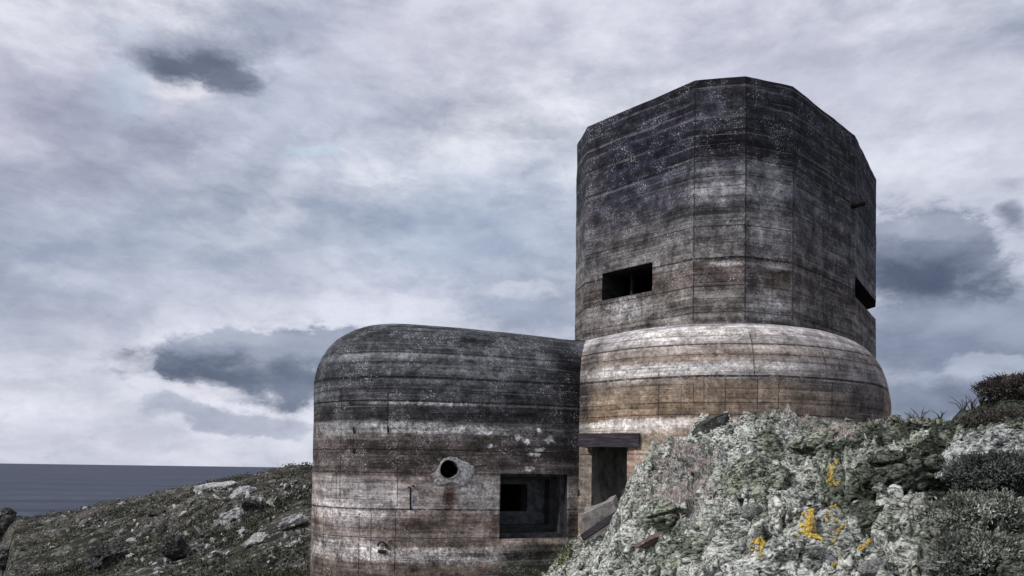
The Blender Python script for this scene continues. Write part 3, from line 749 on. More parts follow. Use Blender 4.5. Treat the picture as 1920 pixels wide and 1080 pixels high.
# ================================================================== TERRAIN
cp = []
def C(px, py, y, dz=0.0):
    p = PY(px, py, y); cp.append((p.x, p.y, p.z + dz))
C(130, 962, 100, .3); C(40, 966, 106, 1.0); C(1130, 1005, 15.5, -.3); C(1080, 1082, 14, -.5)
for a in [(1340, 800, 20.0), (1290, 840, 19.6), (1215, 880, 18.5), (1170, 938, 17),
          (1500, 1085, 9.5), (1750, 1085, 8.7), (1910, 1080, 8.2), (1600, 955, 12.5), (1750, 905, 13.6), (1905, 835, 14.2), (1750, 806, 19), (1668, 795, 22.6),
          (1500, 796, 20), (1910, 790, 17.5), (1830, 800, 19.5), (1400, 865, 16), (1300, 955, 15), (1200, 1045, 13.4), (1400, 1000, 12.2), (1650, 850, 16.5), (1500, 880, 15.5), (1720, 808, 25),
          (1850, 960, 10.8), (1560, 830, 18.0),
          # left hillside
          (575, 888, 48), (450, 908, 58), (350, 928, 72), (270, 947, 84), (200, 948, 94), 
          (500, 1000, 32), (510, 1080, 25.5), (300, 1080, 31), (320, 1000, 50), (180, 1080, 37), (170, 1010, 62), (110, 1010, 72), (110, 1075, 46), (420, 960, 44), (570, 960, 34)]:
    C(*a)
cp += [(1.3, 16, -2.4), (1.75, 17.2, -2.1), (2.45, 18.6, -1.5), (1.0, 14.9, -2.5), (1.0, 13.3, -2.2), (.6, 12, -2.3), (1.0, 16.3, -2.5), (1.55, 18, -2.0), (.5, 14.3, -2.8), (2.2, 19.3, -1.6), (.3, 18, -2.9), (-.6, 14.5, -3.3), (1.9, 20.6, -1.9), (.6, 21.4, -3.2), (-3, 20.2, -3.9), (-6.5, 21, -3.8), (0, 0, -1.75), (0, -12, -1.3), (0, 6, -2.2), (-.5, 10, -3.0), (-7, 4, -2.6), (-10, 14, -4.2),
       (4, 0, -1.6), (3, 4.5, -1.55), (8, 3, -1.1), (12, 8, .0), (18, 12, 1.0), (20, 20, 1.4), (16, 30, 1.3), (22, 34, .6), (6, 40, .6), (0, 45, .2), (-4, 34, -1.2), (20, 60, -2), (0, 75, -2.5),
       (-18, 12, -6), (-20, 0, -5), (10, -20, 0), (-15, -20, -3), (30, 0, 3), (40, 30, 2), (-6, 27, -3.0), (-14, 25, -4.6)]
cp = np.array(cp)
def tps_fit(P, z, lam=.02):
    n = len(P); r2 = ((P[:, None] - P[None]) ** 2).sum(-1)
    K = np.where(r2 > 0, r2 * np.log(np.maximum(r2, 1e-9)) * .5, 0) + lam * np.eye(n)
    A = np.zeros((n + 3, n + 3)); Q = np.column_stack([np.ones(n), P]); A[:n, :n] = K; A[:n, n:] = Q; A[n:, :n] = Q.T
    return np.linalg.solve(A, np.concatenate([z, np.zeros(3)]))
# fit in a compressed plane so that near and far points weigh alike
def comp(x, y):
    r = np.sqrt(x * x + (y - 5) ** 2) + 1e-6; s = np.log1p(r / 6) * 6 / r
    return x * s, (y - 5) * s
Pc = np.column_stack(comp(cp[:, 0], cp[:, 1])); wts = tps_fit(Pc, cp[:, 2])
def height0(x, y):
    sh = np.shape(x); x = np.ravel(np.asarray(x, float)); y = np.ravel(np.asarray(y, float))
    a, b = comp(x, y); z = wts[-3] + wts[-2] * a + wts[-1] * b
    for i in range(len(Pc)):
        r2 = (a - Pc[i, 0]) ** 2 + (b - Pc[i, 1]) ** 2
        z = z + wts[i] * np.where(r2 > 0, r2 * np.log(np.maximum(r2, 1e-9)) * .5, 0)
    # the land ends in cliffs: far side and the cove on the left
    edge = np.maximum(sstep(112, 135, y + .25 * np.abs(x)), sstep(80, 105, np.abs(x + 5)))
    z = z * (1 - edge) - 45 * edge
    cove = sstep(-.612, -.645, x / np.maximum(y, 1) + .02 * pn(y * .12, x * .1)) * sstep(30, 38, y) * sstep(98, 88, y)
    z = z - cove * (9 + 3 * pn(x * .2, y * .2, 3))
    return np.clip(z, -46, 12).reshape(sh)
def _mass(px, py, y, A, sx, sy):
    p = PY(px, py, y); return (p.x, p.y, A, sx, sy)
MASSES = [_mass(1860, 880, 13.2, .42, 1.25, 1.0), _mass(1705, 900, 13.6, .42, .75, .7), _mass(1225, 950, 16.6, .34, .75, .8), _mass(1330, 815, 19.4, .22, .6, .6),
          _mass(1480, 1050, 11.2, .26, .95, .6), _mass(1690, 985, 11.6, .32, .55, .45), _mass(1500, 850, 16.4, -.26, .6, .4), _mass(1425, 962, 13.4, -.2, .28, .25), _mass(1560, 890, 15, .28, .9, .6),
          _mass(1975, 795, 18.0, .70, 1.9, 1.4), _mass(1840, 990, 10.6, .3, .5, .5), _mass(1850, 1075, 9.0, .22, .5, .4), _mass(1420, 860, 17.2, .25, .6, .5)]
def near_mask(x, y):           # 1 on the lichen-covered mound, 0 on the far grass
    return sstep(-1.5, 1.2, x - .04 * y) * sstep(40, 28, y) * sstep(2, 6, y)
def height(x, y):
    x = np.asarray(x, float); y = np.asarray(y, float)
    z = height0(x, y); nm = near_mask(x, y); fm = 1 - nm
    dist = np.sqrt(x * x + y * y)
    far = sstep(18, 45, dist)
    z = z + fm * far * (fbm(x * .09, y * .09, 1.0, 5, .55) * .8 + np.abs(pn(x * .3, y * .3, 4)) * .45)
    z = z + fm * (fbm(x * .7, y * .7, 2.0, 4) * .14 - np.abs(pn(x * .5, y * .8, 8)) * .35 * far)
    # mound: strata running up to the right, then bulging lumps
    a, b = x * .82 + y * .57, -x * .57 + y * .82
    rid = 1 - 2 * np.abs(pn(a * .22, b * .75, 5))
    rid2 = 1 - 2 * np.abs(pn(a * .7 + 4, b * 1.9, 7))
    z = z + nm * (rid * .16 + rid2 * .09 + fbm(a * .5, b * 1.1, 6.0, 3) * .20 - .12)
    for (cx_, cy_, A_, sx_, sy_) in MASSES:
        e_ = ((x - cx_) / sx_) ** 2 + ((y - cy_) / sy_) ** 2 + .5 * pn(x * 1.4, y * 1.4, cx_)
        z = z + 1.25 * A_ * sstep(1.25, .25, e_) * (.6 + .4 * np.exp(-np.maximum(e_, 0)))
    nm = nm * (1 - .8 * sstep(3.2, 1.6, np.hypot(x - MASSES[9][0], y - MASSES[9][1])))
    q0 = fbm(a * .45 + 2, b * 1.0, 17.0, 3) * 2.6; qf = q0 - np.floor(q0)
    z = z + nm * .36 * (sstep(.36, .6, qf) - qf)
    wa, wb = a + .5 * pn(x * .7, y * .7, 21), b + .3 * pn(x * .9, y * .9, 23)
    cr = np.minimum(np.abs(pn(wa * .32, wb * .95, 31)) * 1.1, np.abs(pn(wa * .7 + 9, wb * .5, 33)) * 1.4)
    z = z - nm * .24 * sstep(.06, .01, cr)
    wx, wy = x + .25 * pn(x * .9, y * .9, 11), y + .25 * pn(x * .9, y * .9, 13)
    b1 = np.sqrt(np.abs(pn(wx * 1.25 + .4 * wy, wy * 1.7, 9))); b2 = np.sqrt(np.abs(pn(wx * 3.4, wy * 4.0, 2))); b3 = np.sqrt(np.abs(pn(x * 8.5, y * 9, 3)))
    z = z + nm * ((b1 - .55) * .26 + (b2 - .55) * .13 + (b3 - .55) * .08 - .04)
    return z
def ground_hit(px, py, y0=5.0, y1=130.0):
    d = ray(px, py); ys = np.geomspace(y0, y1, 1600)
    x = d.x / d.y * ys; zz = d.z / d.y * ys
    below = np.nonzero(height(x, ys) > zz)[0]
    if not len(below): return None
    i = below[0]; return Vector((x[i], ys[i], float(height(x[i:i+1], ys[i:i+1])[0])))
def grid(xs, ys, name, hole=None):
    X, Y = np.meshgrid(xs, ys); Z = height(X.ravel(), Y.ravel())
    V = np.column_stack([X.ravel(), Y.ravel(), Z]); nx, ny = len(xs), len(ys)
    i, j = np.meshgrid(np.arange(nx - 1), np.arange(ny - 1)); k = (j * nx + i).ravel()
    Fq = np.stack([k, k + 1, k + 1 + nx, k + nx], 1)
    if hole:
        cxm = V[Fq].mean(1); kp = ~((cxm[:, 0] > hole[0]) & (cxm[:, 0] < hole[1]) & (cxm[:, 1] > hole[2]) & (cxm[:, 1] < hole[3])); Fq = Fq[kp]
    return new_mesh(name, V, Fq, smooth=True)
def spaced(segs):
    out = []
    for a, b, st in segs: out.append(np.arange(a, b, st))
    return np.unique(np.round(np.concatenate(out + [np.array([segs[-1][1]])]), 4))
HX0, HX1, HY0, HY1 = 0.0, 16.0, 6.0, 26.0
hill_xs = spaced([(-140, -70, 2.5), (-70, -4, .3), (-4, 0, .2), (0, 16, .5), (16, 40, .8), (40, 140, 4)])
hill_ys = spaced([(-60, -10, 2.5), (-10, 6, .5), (6, 26, .25), (26, 60, .22), (60, 112, .3), (112, 160, 2)])
hill_me = grid(hill_xs, hill_ys, 'hillside', (HX0, HX1, HY0, HY1))
mound_me = grid(np.arange(HX0, HX1 + .001, .0250), np.arange(HY0, HY1 + .001, .0333), 'rocky_slope')

mt, g = mat('hill_heath')
ob = g.coord('Object')
n1 = g.noise(ob, .16, 8, .62); n2 = g.noise(ob, 1.1, 8, .7); n3_ = g.noise(ob, 5, 6, .75)
col = g.ramp(n2, [(.33, (.018, .019, .014)), (.47, (.045, .046, .035)), (.56, (.095, .092, .075)), (.66, (.22, .215, .2))])
col = g.mix(g.ss(n1, .44, .6), col, g.ramp(n3_, [(.38, (.035, .031, .027)), (.5, (.10, .09, .078)), (.62, (.22, .2, .18))]))
rk = g.m('MULTIPLY', g.ss(n3_, .54, .6), g.ss(n2, .45, .56))
col = g.mix(rk, col, (.42, .41, .40))
finish(g, col, .95, g.m('ADD', n2, g.m('MULTIPLY', n3_, .6)), .25, spec=.05)
hill_mat = mt
mt, g = mat('mound_rock')
ob = g.coord('Object')
tn_ = g.n('ShaderNodeAttribute', attribute_name='tone').outputs['Color']
rot_ = g.n('ShaderNodeMapping'); g.put(rot_.inputs[0], ob); rot_.inputs['Rotation'].default_value = (0, 0, -R(35)); rot_.inputs['Scale'].default_value = (.62, 1.25, 1.35)
curl = g.noise(rot_.outputs[0], 8.5, 7, .72, 1.5); c2_ = g.noise(rot_.outputs[0], 19, 5, .75, 1.0); big_ = g.noise(ob, 1.7, 6, .7, .8)
k = g.ramp(g.m('ADD', g.m('ADD', g.m('MULTIPLY', curl, .55), g.m('MULTIPLY', c2_, .3)), g.m('MULTIPLY', big_, .15)), [(.405, (.035, .035, .03)), (.455, (.2, .2, .19)), (.497, (.75, .75, .73)), (.555, (1.75, 1.75, 1.73))])
finish(g, g.mix(1.0, tn_, k, 'MULTIPLY'), .93, g.m('ADD', curl, g.m('MULTIPLY', c2_, .5)), .09, spec=.06)
mound_mat = mt
tag(link('hillside', hill_me, hill_mat), kind='structure')
tag(link('rocky_slope', mound_me, mound_mat), kind='structure')

# sea
mt, g = mat('sea_water')
ob = g.coord('Object')
n1 = g.noise(g.vm('MULTIPLY', ob, (.0012, .009, 1)), 1, 8, .68); n2 = g.noise(g.vm('MULTIPLY', ob, (.03, .07, 1)), 1, 5, .65); n3_ = g.noise(g.vm('MULTIPLY', ob, (.004, .02, 1)), 1, 6, .7)
col = g.mix(g.ss(n1, .35, .68), (.018, .024, .045), (.062, .074, .106))
k = g.mr(n2, .3, .7, .6, 1.45); col = g.mix(1.0, col, g.comb(k, k, k), 'MULTIPLY')
k = g.mr(n3_, .3, .7, .7, 1.35); col = g.mix(1.0, col, g.comb(k, k, k), 'MULTIPLY')
finish(g, col, .55, g.m('ADD', n2, n3_), 1.0, spec=.12)
SEA = -38.0
mb = MB(); Rr = 90000
mb.add([(-Rr, -Rr, SEA), (Rr, -Rr, SEA), (Rr, Rr, SEA), (-Rr, Rr, SEA)], [(0, 1, 2, 3)])
tag(link('sea', mb.mesh('sea'), mt), kind='structure')

# ================================================================== GROUND COVER
def surf_normal(x, y, e=.12):
    zx = (height(x + e, y) - height(x - e, y)) / (2 * e); zy = (height(x, y + e) - height(x, y - e)) / (2 * e)
    n = np.stack([-zx, -zy, np.ones_like(zx)], 1); return n / np.linalg.norm(n, axis=1)[:, None]
def blades(base, axis, length, width, spread, k, tone, rng, bend=.0, tip=1.0):
    """k little tapered leaves per point; returns verts, tris, per-vertex tone"""
    n = len(base)
    b = np.repeat(base, k, 0); ax = np.repeat(axis, k, 0); L = np.repeat(length, k); Wd = np.repeat(width, k); tn = np.repeat(tone, k, 0)
    d = ax + rng.normal(size=(n * k, 3)) * spread; d /= np.linalg.norm(d, axis=1)[:, None]
    L = L * rng.uniform(.6, 1.25, n * k)
    sd_ = np.cross(d, rng.normal(size=(n * k, 3))); sd_ /= np.linalg.norm(sd_, axis=1)[:, None] + 1e-9
    b = b + rng.normal(size=b.shape) * (Wd * 1.3)[:, None]
    midp = b + d * (L * .55)[:, None]
    tipp = b + d * L[:, None] + rng.normal(size=b.shape) * (L * bend)[:, None]
    V = np.stack([b - sd_ * (Wd * .35)[:, None], b + sd_ * (Wd * .35)[:, None], midp + sd_ * (Wd * .5)[:, None], tipp, midp - sd_ * (Wd * .5)[:, None]], 1)
    i = np.arange(n * k) * 5
    Fq = np.stack([i, i + 1, i + 2, i + 4], 1); Ft = np.stack([i + 4, i + 2, i + 3], 1)
    tn = tn * rng.uniform(.75, 1.25, (n * k, 1)); tv_ = np.repeat(tn, 5, 0)
    return V.reshape(-1, 3), Fq, Ft, tv_
def leafmat(name, gain=1.0, trans=.0):
    mt, g = mat(name)
    a = g.n('ShaderNodeAttribute', attribute_name='tone').outputs['Color']
    k = g.mr(g.noise(g.coord('Object'), 25, 3, .7), .3, .7, .7 * gain, 1.25 * gain)
    finish(g, g.mix(1.0, a, g.comb(k, k, k), 'MULTIPLY'), .9, spec=.08)
    return mt
cover_mat = leafmat('lichen_leaf'); grass_mat = leafmat('dry_grass_blade'); heath_mat = leafmat('heath_leaf')
def _zone(px, py, y, s_, v_):
    p = PY(px, py, y); return (p.x, p.y, s_, v_)
ZONES = [_zone(1500, 855, 16.2, .9, -.42), _zone(1640, 930, 13.4, .9, -.35), _zone(1430, 965, 13.3, .4, -.4), _zone(1220, 930, 17, .4, -.25), _zone(1280, 1010, 14, .5, -.2),
         _zone(1420, 1060, 11, 1.0, .3), _zone(1360, 815, 19.3, 1.0, .25), _zone(1700, 845, 15.5, .6, .45), _zone(1850, 835, 13.9, .8, .85), _zone(1690, 970, 11.8, .4, .4), _zone(1240, 880, 18.2, .6, .3)]
def mound_tone(x, y):
    t1 = fbm(x * 1.6, y * 1.6, 20.0, 4); t2 = fbm(x * .33, y * .33, 25.0, 3)
    r_ = x / np.maximum(y, 1); zone = 0
    for (cx_, cy_, s_, v_) in ZONES: zone = zone + 1.25 * v_ * np.exp(-((x - cx_) ** 2 + (y - cy_) ** 2) / s_ ** 2)
    mv = .76 + zone + t1 * .5 - np.clip((r_ - .42) * 2.5 + t2 * .7, -.15, .62) - .9 * sstep(3.4, 2.2, np.hypot(x - MASSES[9][0], y - MASSES[9][1])) - .25 * sstep(17.5, 19.5, y) * sstep(.38, .46, r_)
    f1 = np.clip(mv * 2 - 1, 0, 1)[:, None]; f0 = np.clip(mv * 2, 0, 1)[:, None]
    a_, b_, c_ = np.array([.68, .69, .64]), np.array([.31, .335, .265]), np.array([.08, .087, .07])
    return (c_ * (1 - f0) + b_ * f0) * (1 - f1) + a_ * f1
def inside_bunker(x, y):
    def inside(poly, x, y):
        c = np.zeros(len(x), bool); n = len(poly); j = n - 1
        for i in range(n):
            (xi, yi), (xj, yj) = poly[i], poly[j]
            c ^= ((yi > y) != (yj > y)) & (x < (xj - xi) * (y - yi) / (yj - yi + 1e-12) + xi); j = i
        return c
    return inside(base_plan[::4], x, y) | inside(side_plan[::4], x, y)
_v = np.empty(len(mound_me.vertices) * 3, np.float32); mound_me.vertices.foreach_get('co', _v); _v = _v.reshape(-1, 3)
_c = np.ones((len(_v), 4), np.float32); _c[:, :3] = mound_tone(_v[:, 0].astype(float), _v[:, 1].astype(float))
mound_me.color_attributes.new('tone', 'FLOAT_COLOR', 'POINT').data.foreach_set('color', _c.ravel())
def rock_mesh(name, seed, cuts=9, sub=3, flat=.75, rough=.06, deep=.45):
    rng = np.random.default_rng(seed)
    bm = bmesh.new(); bmesh.ops.create_icosphere(bm, subdivisions=sub, radius=1)
    V = np.array([v.co[:] for v in bm.verts])
    for _ in range(cuts):
        n = rng.normal(size=3); n /= np.linalg.norm(n); d = rng.uniform(deep, .8)
        t = V @ n; V -= np.outer(np.maximum(t - d, 0), n) * .93
    V *= np.array([1, rng.uniform(.6, .9), flat * rng.uniform(.75, 1.1)])
    r = fbm(V[:, 0] * 2 + seed, V[:, 1] * 2, V[:, 2] * 2, 5, .6) - (np.abs(pn(V[:, 0] * 3 + seed, V[:, 1] * 3, V[:, 2] * 5)) < .06) * (.5 if sub > 3 else 0)
    V *= (1 + rough * r * 2)[:, None]
    for v, c in zip(bm.verts, V): v.co = c
    me = bpy.data.meshes.new(name); bm.to_mesh(me); bm.free()
    return me
big_v, big_f, off_ = [], [], 0
GBIG = 'big lichen crusted rock masses of the slope'
def crag(px, py, y, sx, sy, sz, rot, tone, label, seed):
    global off_
    p = ground_hit(px, py) or PY(px, py, y); z_ = float(height(np.array([p.x]), np.array([p.y]))[0]) - .1 * sz
    rng = np.random.default_rng(seed); bmx = bmesh.new(); bmesh.ops.create_icosphere(bmx, subdivisions=6, radius=1)
    V = np.array([v.co[:] for v in bmx.verts]); Fx = np.array([[v.index for v in f.verts] for f in bmx.faces]); bmx.free()
    for _ in range(10):
        n = rng.normal(size=3); n /= np.linalg.norm(n); d = rng.uniform(.5, .85); t = V @ n; V -= np.outer(np.maximum(t - d, 0), n) * .8
    q = V * np.array([sx, sy, sz]); r3 = Matrix.Rotation(rot[2], 3, 'Z') @ Matrix.Rotation(rot[1], 3, 'Y') @ Matrix.Rotation(rot[0], 3, 'X')
    q = q @ np.array(r3).T; nq = V / np.linalg.norm(V, axis=1)[:, None] @ np.array(r3).T
    w_ = q + np.array([p.x, p.y, z_])
    u_, v_ = w_[:, 0] * .82 + w_[:, 1] * .3 + w_[:, 2] * .5, -w_[:, 0] * .5 + w_[:, 2] * .85
    dsp = .15 * (np.sqrt(np.abs(pn(u_ * 1.1, v_ * 2.2, w_[:, 1] * 1.5 + seed))) - .55) + .10 * (np.sqrt(np.abs(pn(u_ * 2.6, v_ * 5.0, w_[:, 1] * 3 + 5))) - .55) + .06 * (np.sqrt(np.abs(pn(w_[:, 0] * 8, w_[:, 1] * 8, w_[:, 2] * 8))) - .55)
    dsp -= .16 * sstep(.06, .01, np.abs(pn(u_ * .8 + seed, v_ * 1.5, w_[:, 1] * .9)))
    w_ = w_ + nq * dsp[:, None]
    base_ = np.array([p.x, p.y, z_])
    tcol = np.array(tone) * (1 + .35 * fbm(w_[:, 0] * 1.8, w_[:, 1] * 1.8, w_[:, 2] * 1.8 + seed, 3))[:, None]
    me = new_mesh('rock_mass', w_ - base_, Fx, attr=np.clip(tcol, .02, .8), smooth=True)
    o = link('rock_mass', me, mound_mat); o.location = base_; tag(o, label, 'rock', GBIG)
    big_v.append(w_); big_f.append(Fx + off_); off_ += len(w_)
PALE, MIDT, DARKT = (.66, .67, .625), (.35, .375, .30), (.15, .165, .13)
crag(1245, 960, 16.4, .66, .55, .5, (0, -.55, .2), MIDT, 'grey green rock mass at the left edge of the slope above the red rock', 201)
crag(1350, 822, 19.2, .7, .5, .3, (0, -.45, .2), PALE, 'pale craggy rock mass at the top left of the slope under the wall', 202)
crag(1405, 905, 16.0, .85, .6, .55, (0, -.5, .2), MIDT, 'broad grey green rock mass in the middle of the slope left of the yellow lichen', 203)
crag(1550, 830, 17.2, .95, .6, .42, (0, -.3, .1), MIDT, 'broad grey rock mass at the top middle of the slope', 204)
crag(1690, 880, 14.6, .75, .55, .55, (0, -.35, .1), DARKT, 'dark mossy rock mass right of the yellow lichen', 205)
crag(1280, 1040, 13.2, .62, .45, .34, (0, -.5, .3), MIDT, 'low rock mass at the foot of the slope right of the red rock', 206)
crag(1450, 1060, 11.0, .85, .5, .34, (0, -.42, .25), PALE, 'white cracked rock mass at the bottom middle of the slope', 207)
crag(1620, 985, 12.0, .5, .4, .34, (0, -.4, .2), DARKT, 'small dark mossy rock mass right of the lower yellow lichen', 208)
crag(1850, 850, 14.0, .95, .6, .42, (0, -.3, .0), (.5, .51, .5), 'pale topped rock mass at the right edge above the heather', 209)
crag(1330, 945, 15.2, .5, .4, .4, (0, -.6, .2), PALE, 'upright pale rock mass below the dry grass', 210)
crag(1480, 965, 13.3, .5, .4, .36, (0, -.45, .2), PALE, 'pale rock mass left of the largest yellow lichen patch', 211)
BIG = BVHTree.FromPolygons(np.concatenate(big_v).tolist(), np.concatenate(big_f).tolist())
def top_height(x, y):
    z = height(x, y); nr = surf_normal(np.asarray(x, float), np.asarray(y, float), .06)
    for i in range(len(z)):
        co, no, _, _ = BIG.ray_cast(Vector((x[i], y[i], 6)), Vector((0, 0, -1)))
        if co is not None and co.z > z[i]: z[i] = co.z; nr[i] = no[:]
    return z, nr
# cushions of lichen and low heath on the mound
N = 62000
yy_ = 6.2 + 19.5 * RNG.uniform(0, 1, N) ** .8; xx_ = RNG.uniform(.2, 15.5, N)
vis = (xx_ / yy_ < .70) & (xx_ / yy_ > .0) & ~inside_bunker(xx_, yy_)
xx_, yy_ = xx_[vis], yy_[vis]
bare = fbm(xx_ * .55, yy_ * .55, 12.0, 4) + .35 * fbm((xx_ * .82 + yy_ * .57) * .8, (-xx_ * .57 + yy_ * .82) * 3.2, 14.0, 3)
keep = RNG.uniform(0, 1, len(xx_)) < np.clip(.30 - .32 * sstep(-.1, .42, bare), .02, 1)
xx_, yy_ = xx_[keep], yy_[keep]; nc = len(xx_)
zz_, nrm = top_height(xx_, yy_)
tone = mound_tone(xx_, yy_) * RNG.uniform(.85, 1.12, (nc, 1))
rad = np.clip(.042 * np.exp(RNG.normal(size=nc) * .5), .02, .09) * (.85 + .012 * yy_)
def lumps(name, pts, nr, rad, tone, squash, rng, variants=8, freq=2.2, amp=.42):
    bmx = bmesh.new(); bmesh.ops.create_icosphere(bmx, subdivisions=2, radius=1)
    D = np.array([v.co[:] for v in bmx.verts]); Fx = np.array([[v.index for v in f.verts] for f in bmx.faces]); bmx.free()
    n = len(pts); shapes = []
    for i in range(variants):
        r_ = 1 + amp * fbm(D[:, 0] * freq + i * 9, D[:, 1] * freq, D[:, 2] * freq, 3, .65)
        shapes.append(D * r_[:, None])
    shapes = np.array(shapes)[rng.integers(variants, size=n)]
    up_ = nr; tx = np.cross(up_, rng.normal(size=(n, 3))); tx /= np.linalg.norm(tx, axis=1)[:, None]; ty = np.cross(up_, tx)
    sx_ = rad * rng.uniform(.8, 1.5, n); sy_ = rad * rng.uniform(.8, 1.1, n); sz_ = rad * squash * rng.uniform(.7, 1.3, n)
    V = pts[:, None] + tx[:, None] * (shapes[..., :1] * sx_[:, None, None]) + ty[:, None] * (shapes[..., 1:2] * sy_[:, None, None]) + up_[:, None] * (shapes[..., 2:] * sz_[:, None, None])
    Fa = (Fx[None] + (np.arange(n) * len(D))[:, None, None]).reshape(-1, 3)
    tn = np.repeat(tone, len(D), 0) * rng.uniform(.85, 1.12, (n * len(D), 1))
    return new_mesh(name, V.reshape(-1, 3), Fa, attr=tn)
rad = rad * .85
lump_me = lumps('lichen_cover', np.column_stack([xx_, yy_, zz_]) + nrm * (rad * .05)[:, None], nrm, rad, tone, .62, RNG, 10, 3.4, .75)
o = link('lichen_cover', lump_me, mound_mat)
tag(o, 'shaggy grey green lichen and heath covering the rocky slope', 'lichen', kind='stuff')


# dry grass
gb = []
for (px, py, rx, ry, n) in [(1292, 872, .6, .5, 420), (1245, 905, .5, .4, 200), (1285, 950, .45, .5, 220), (1600, 793, 1.2, .4, 300), (1690, 806, 1.0, .4, 160), (1480, 793, 1.0, .4, 160), (1290, 965, .4, .5, 160), (1580, 845, .6, .4, 120), (1640, 785, 1.0, .4, 260)]:
    h = ground_hit(px, py)
    if h is None: continue
    gb.append(np.column_stack([h.x + RNG.normal(size=n) * rx * .5, h.y + RNG.normal(size=n) * ry * .5]))
gb = np.concatenate(gb); gb = gb[~inside_bunker(gb[:, 0], gb[:, 1])]
gx, gy = gb[:, 0], gb[:, 1]
tone = np.array([.56, .49, .46]) * RNG.uniform(.5, 1.3, (len(gx), 1)) + np.array([.02, 0, 0]) * RNG.uniform(0, 1, (len(gx), 1))
ax = np.column_stack([RNG.normal(size=len(gx)) * .25 - .15, RNG.normal(size=len(gx)) * .25, np.ones(len(gx))])
V, Fq, Ft, tv_ = blades(np.column_stack([gx, gy, top_height(gx, gy)[0] - .01]), ax, RNG.uniform(.07, .15, len(gx)), np.full(len(gx), .011), .38, 6, tone, RNG, .3)
tag(link('dry_grass', new_mesh('dry_grass', V, [Fq, Ft], attr=tv_), grass_mat), 'pinkish straw coloured dry grass between the lichen covered rocks', 'grass', kind='stuff')

# heath on the far hillside
N = 60000
yy_ = 22 + 90 * RNG.uniform(0, 1, N) ** 1.5; xx_ = yy_ * RNG.uniform(-.72, -.2, N)
ok = ~inside_bunker(xx_, yy_); xx_, yy_ = xx_[ok], yy_[ok]
dn = fbm(xx_ * .12, yy_ * .12, 31.0, 4); keep = RNG.uniform(0, 1, len(xx_)) < np.clip(.42 + dn * 1.3, .05, 1); xx_, yy_ = xx_[keep], yy_[keep]
zz_ = height(xx_, yy_); nrm = surf_normal(xx_, yy_, .4)
sl = nrm[:, 2] > .55; xx_, yy_, zz_, nrm = xx_[sl], yy_[sl], zz_[sl], nrm[sl]
t1 = fbm(xx_ * .25, yy_ * .25, 40.0, 4)[:, None]
f1 = np.clip(.5 + t1 * 1.1, 0, 1)
tone = (np.array([.03, .034, .024]) * (1 - f1) + np.array([.10, .10, .068]) * f1) * RNG.uniform(.55, 1.4, (len(xx_), 1))
V, Fq, Ft, tv_ = blades(np.column_stack([xx_, yy_, zz_ - .02]), nrm * .5 + np.array([0, 0, .7]), RNG.uniform(.05, .15, len(xx_)), .03 + .0009 * yy_, .6, 5, tone, RNG, .2)
tag(link('heath_cover', new_mesh('heath_cover', V, [Fq, Ft], attr=tv_), heath_mat), 'dark olive heath and grass covering the hillside above the sea', 'heath', kind='stuff')

# ================================================================== ROCKS
mt, g = mat('pale_rock')
ob = g.coord('Object'); n1 = g.noise(ob, 1.6, 8, .7); n2 = g.noise(ob, 9, 7, .75)
col = g.ramp(n1, [(.3, (.2, .2, .195)), (.45, (.44, .44, .43)), (.6, (.72, .71, .70))])
col = g.mix(g.ss(n2, .56, .64), col, (.06, .062, .05)); col = g.mix(g.ss(n2, .42, .36), col, (.66, .66, .65))
finish(g, col, .92, g.m('ADD', n1, g.m('MULTIPLY', n2, .5)), .12, spec=.08)
rock_mat = mt
mt, g = mat('dark_rock')
ob = g.coord('Object'); n1 = g.noise(ob, 1.6, 8, .7); n2 = g.noise(ob, 9, 7, .75)
col = g.ramp(n1, [(.3, (.02, .02, .02)), (.5, (.06, .058, .056)), (.64, (.14, .136, .132))])
col = g.mix(g.ss(n2, .57, .64), col, (.4, .4, .39))
finish(g, col, .92, g.m('ADD', n1, g.m('MULTIPLY', n2, .5)), .12, spec=.08)
darkrock_mat = mt
greyrock_mat = plain('grey_rock', (.09, .088, .085), (.3, .295, .285), 2.5, bump=.1, c3=(.5, .49, .48))
variants = [rock_mesh('rock', 50 + i, cuts=16, rough=.05, deep=.28) for i in range(7)]
for i, me in enumerate(variants): me.materials.append(rock_mat if i < 4 else (greyrock_mat if i < 6 else darkrock_mat))
GR = 'pale rocks strewn over the hillside'
cnt = 0; tries = 0; used = []
# clusters on the hill, biggest towards the bunker
while cnt < 285 and tries < 8000:
    tries += 1
    px = random.uniform(90, 578); py = random.uniform(905, 1078)
    dens = .25 + .75 * (px / 580) ** 1.2
    if float(fbm(px * .014, py * .025, 3.3, 3)) + .3 < random.uniform(-.1, .75) or random.random() > dens: continue
    h = ground_hit(px, py, 22)
    if h is None or h.y > 108: continue
    s_ = h.y / F * random.choice([3, 4, 4, 5, 5, 6, 6, 7, 9, 11]) 
    o = bpy.data.objects.new('rock', variants[random.randrange(7)]); COL.objects.link(o)
    o.location = h + Vector((0, 0, s_ * .3)); o.scale = (s_ * random.uniform(.9, 1.8), s_ * random.uniform(.6, 1.1), s_ * random.uniform(.8, 1.7))
    o.rotation_euler = (random.uniform(-.5, .5), random.uniform(-.5, .5) - .5, random.uniform(0, 6.28))
    tag(o, 'small pale angular rock half sunk in heath on the hillside', 'rock', GR)
    cnt += 1
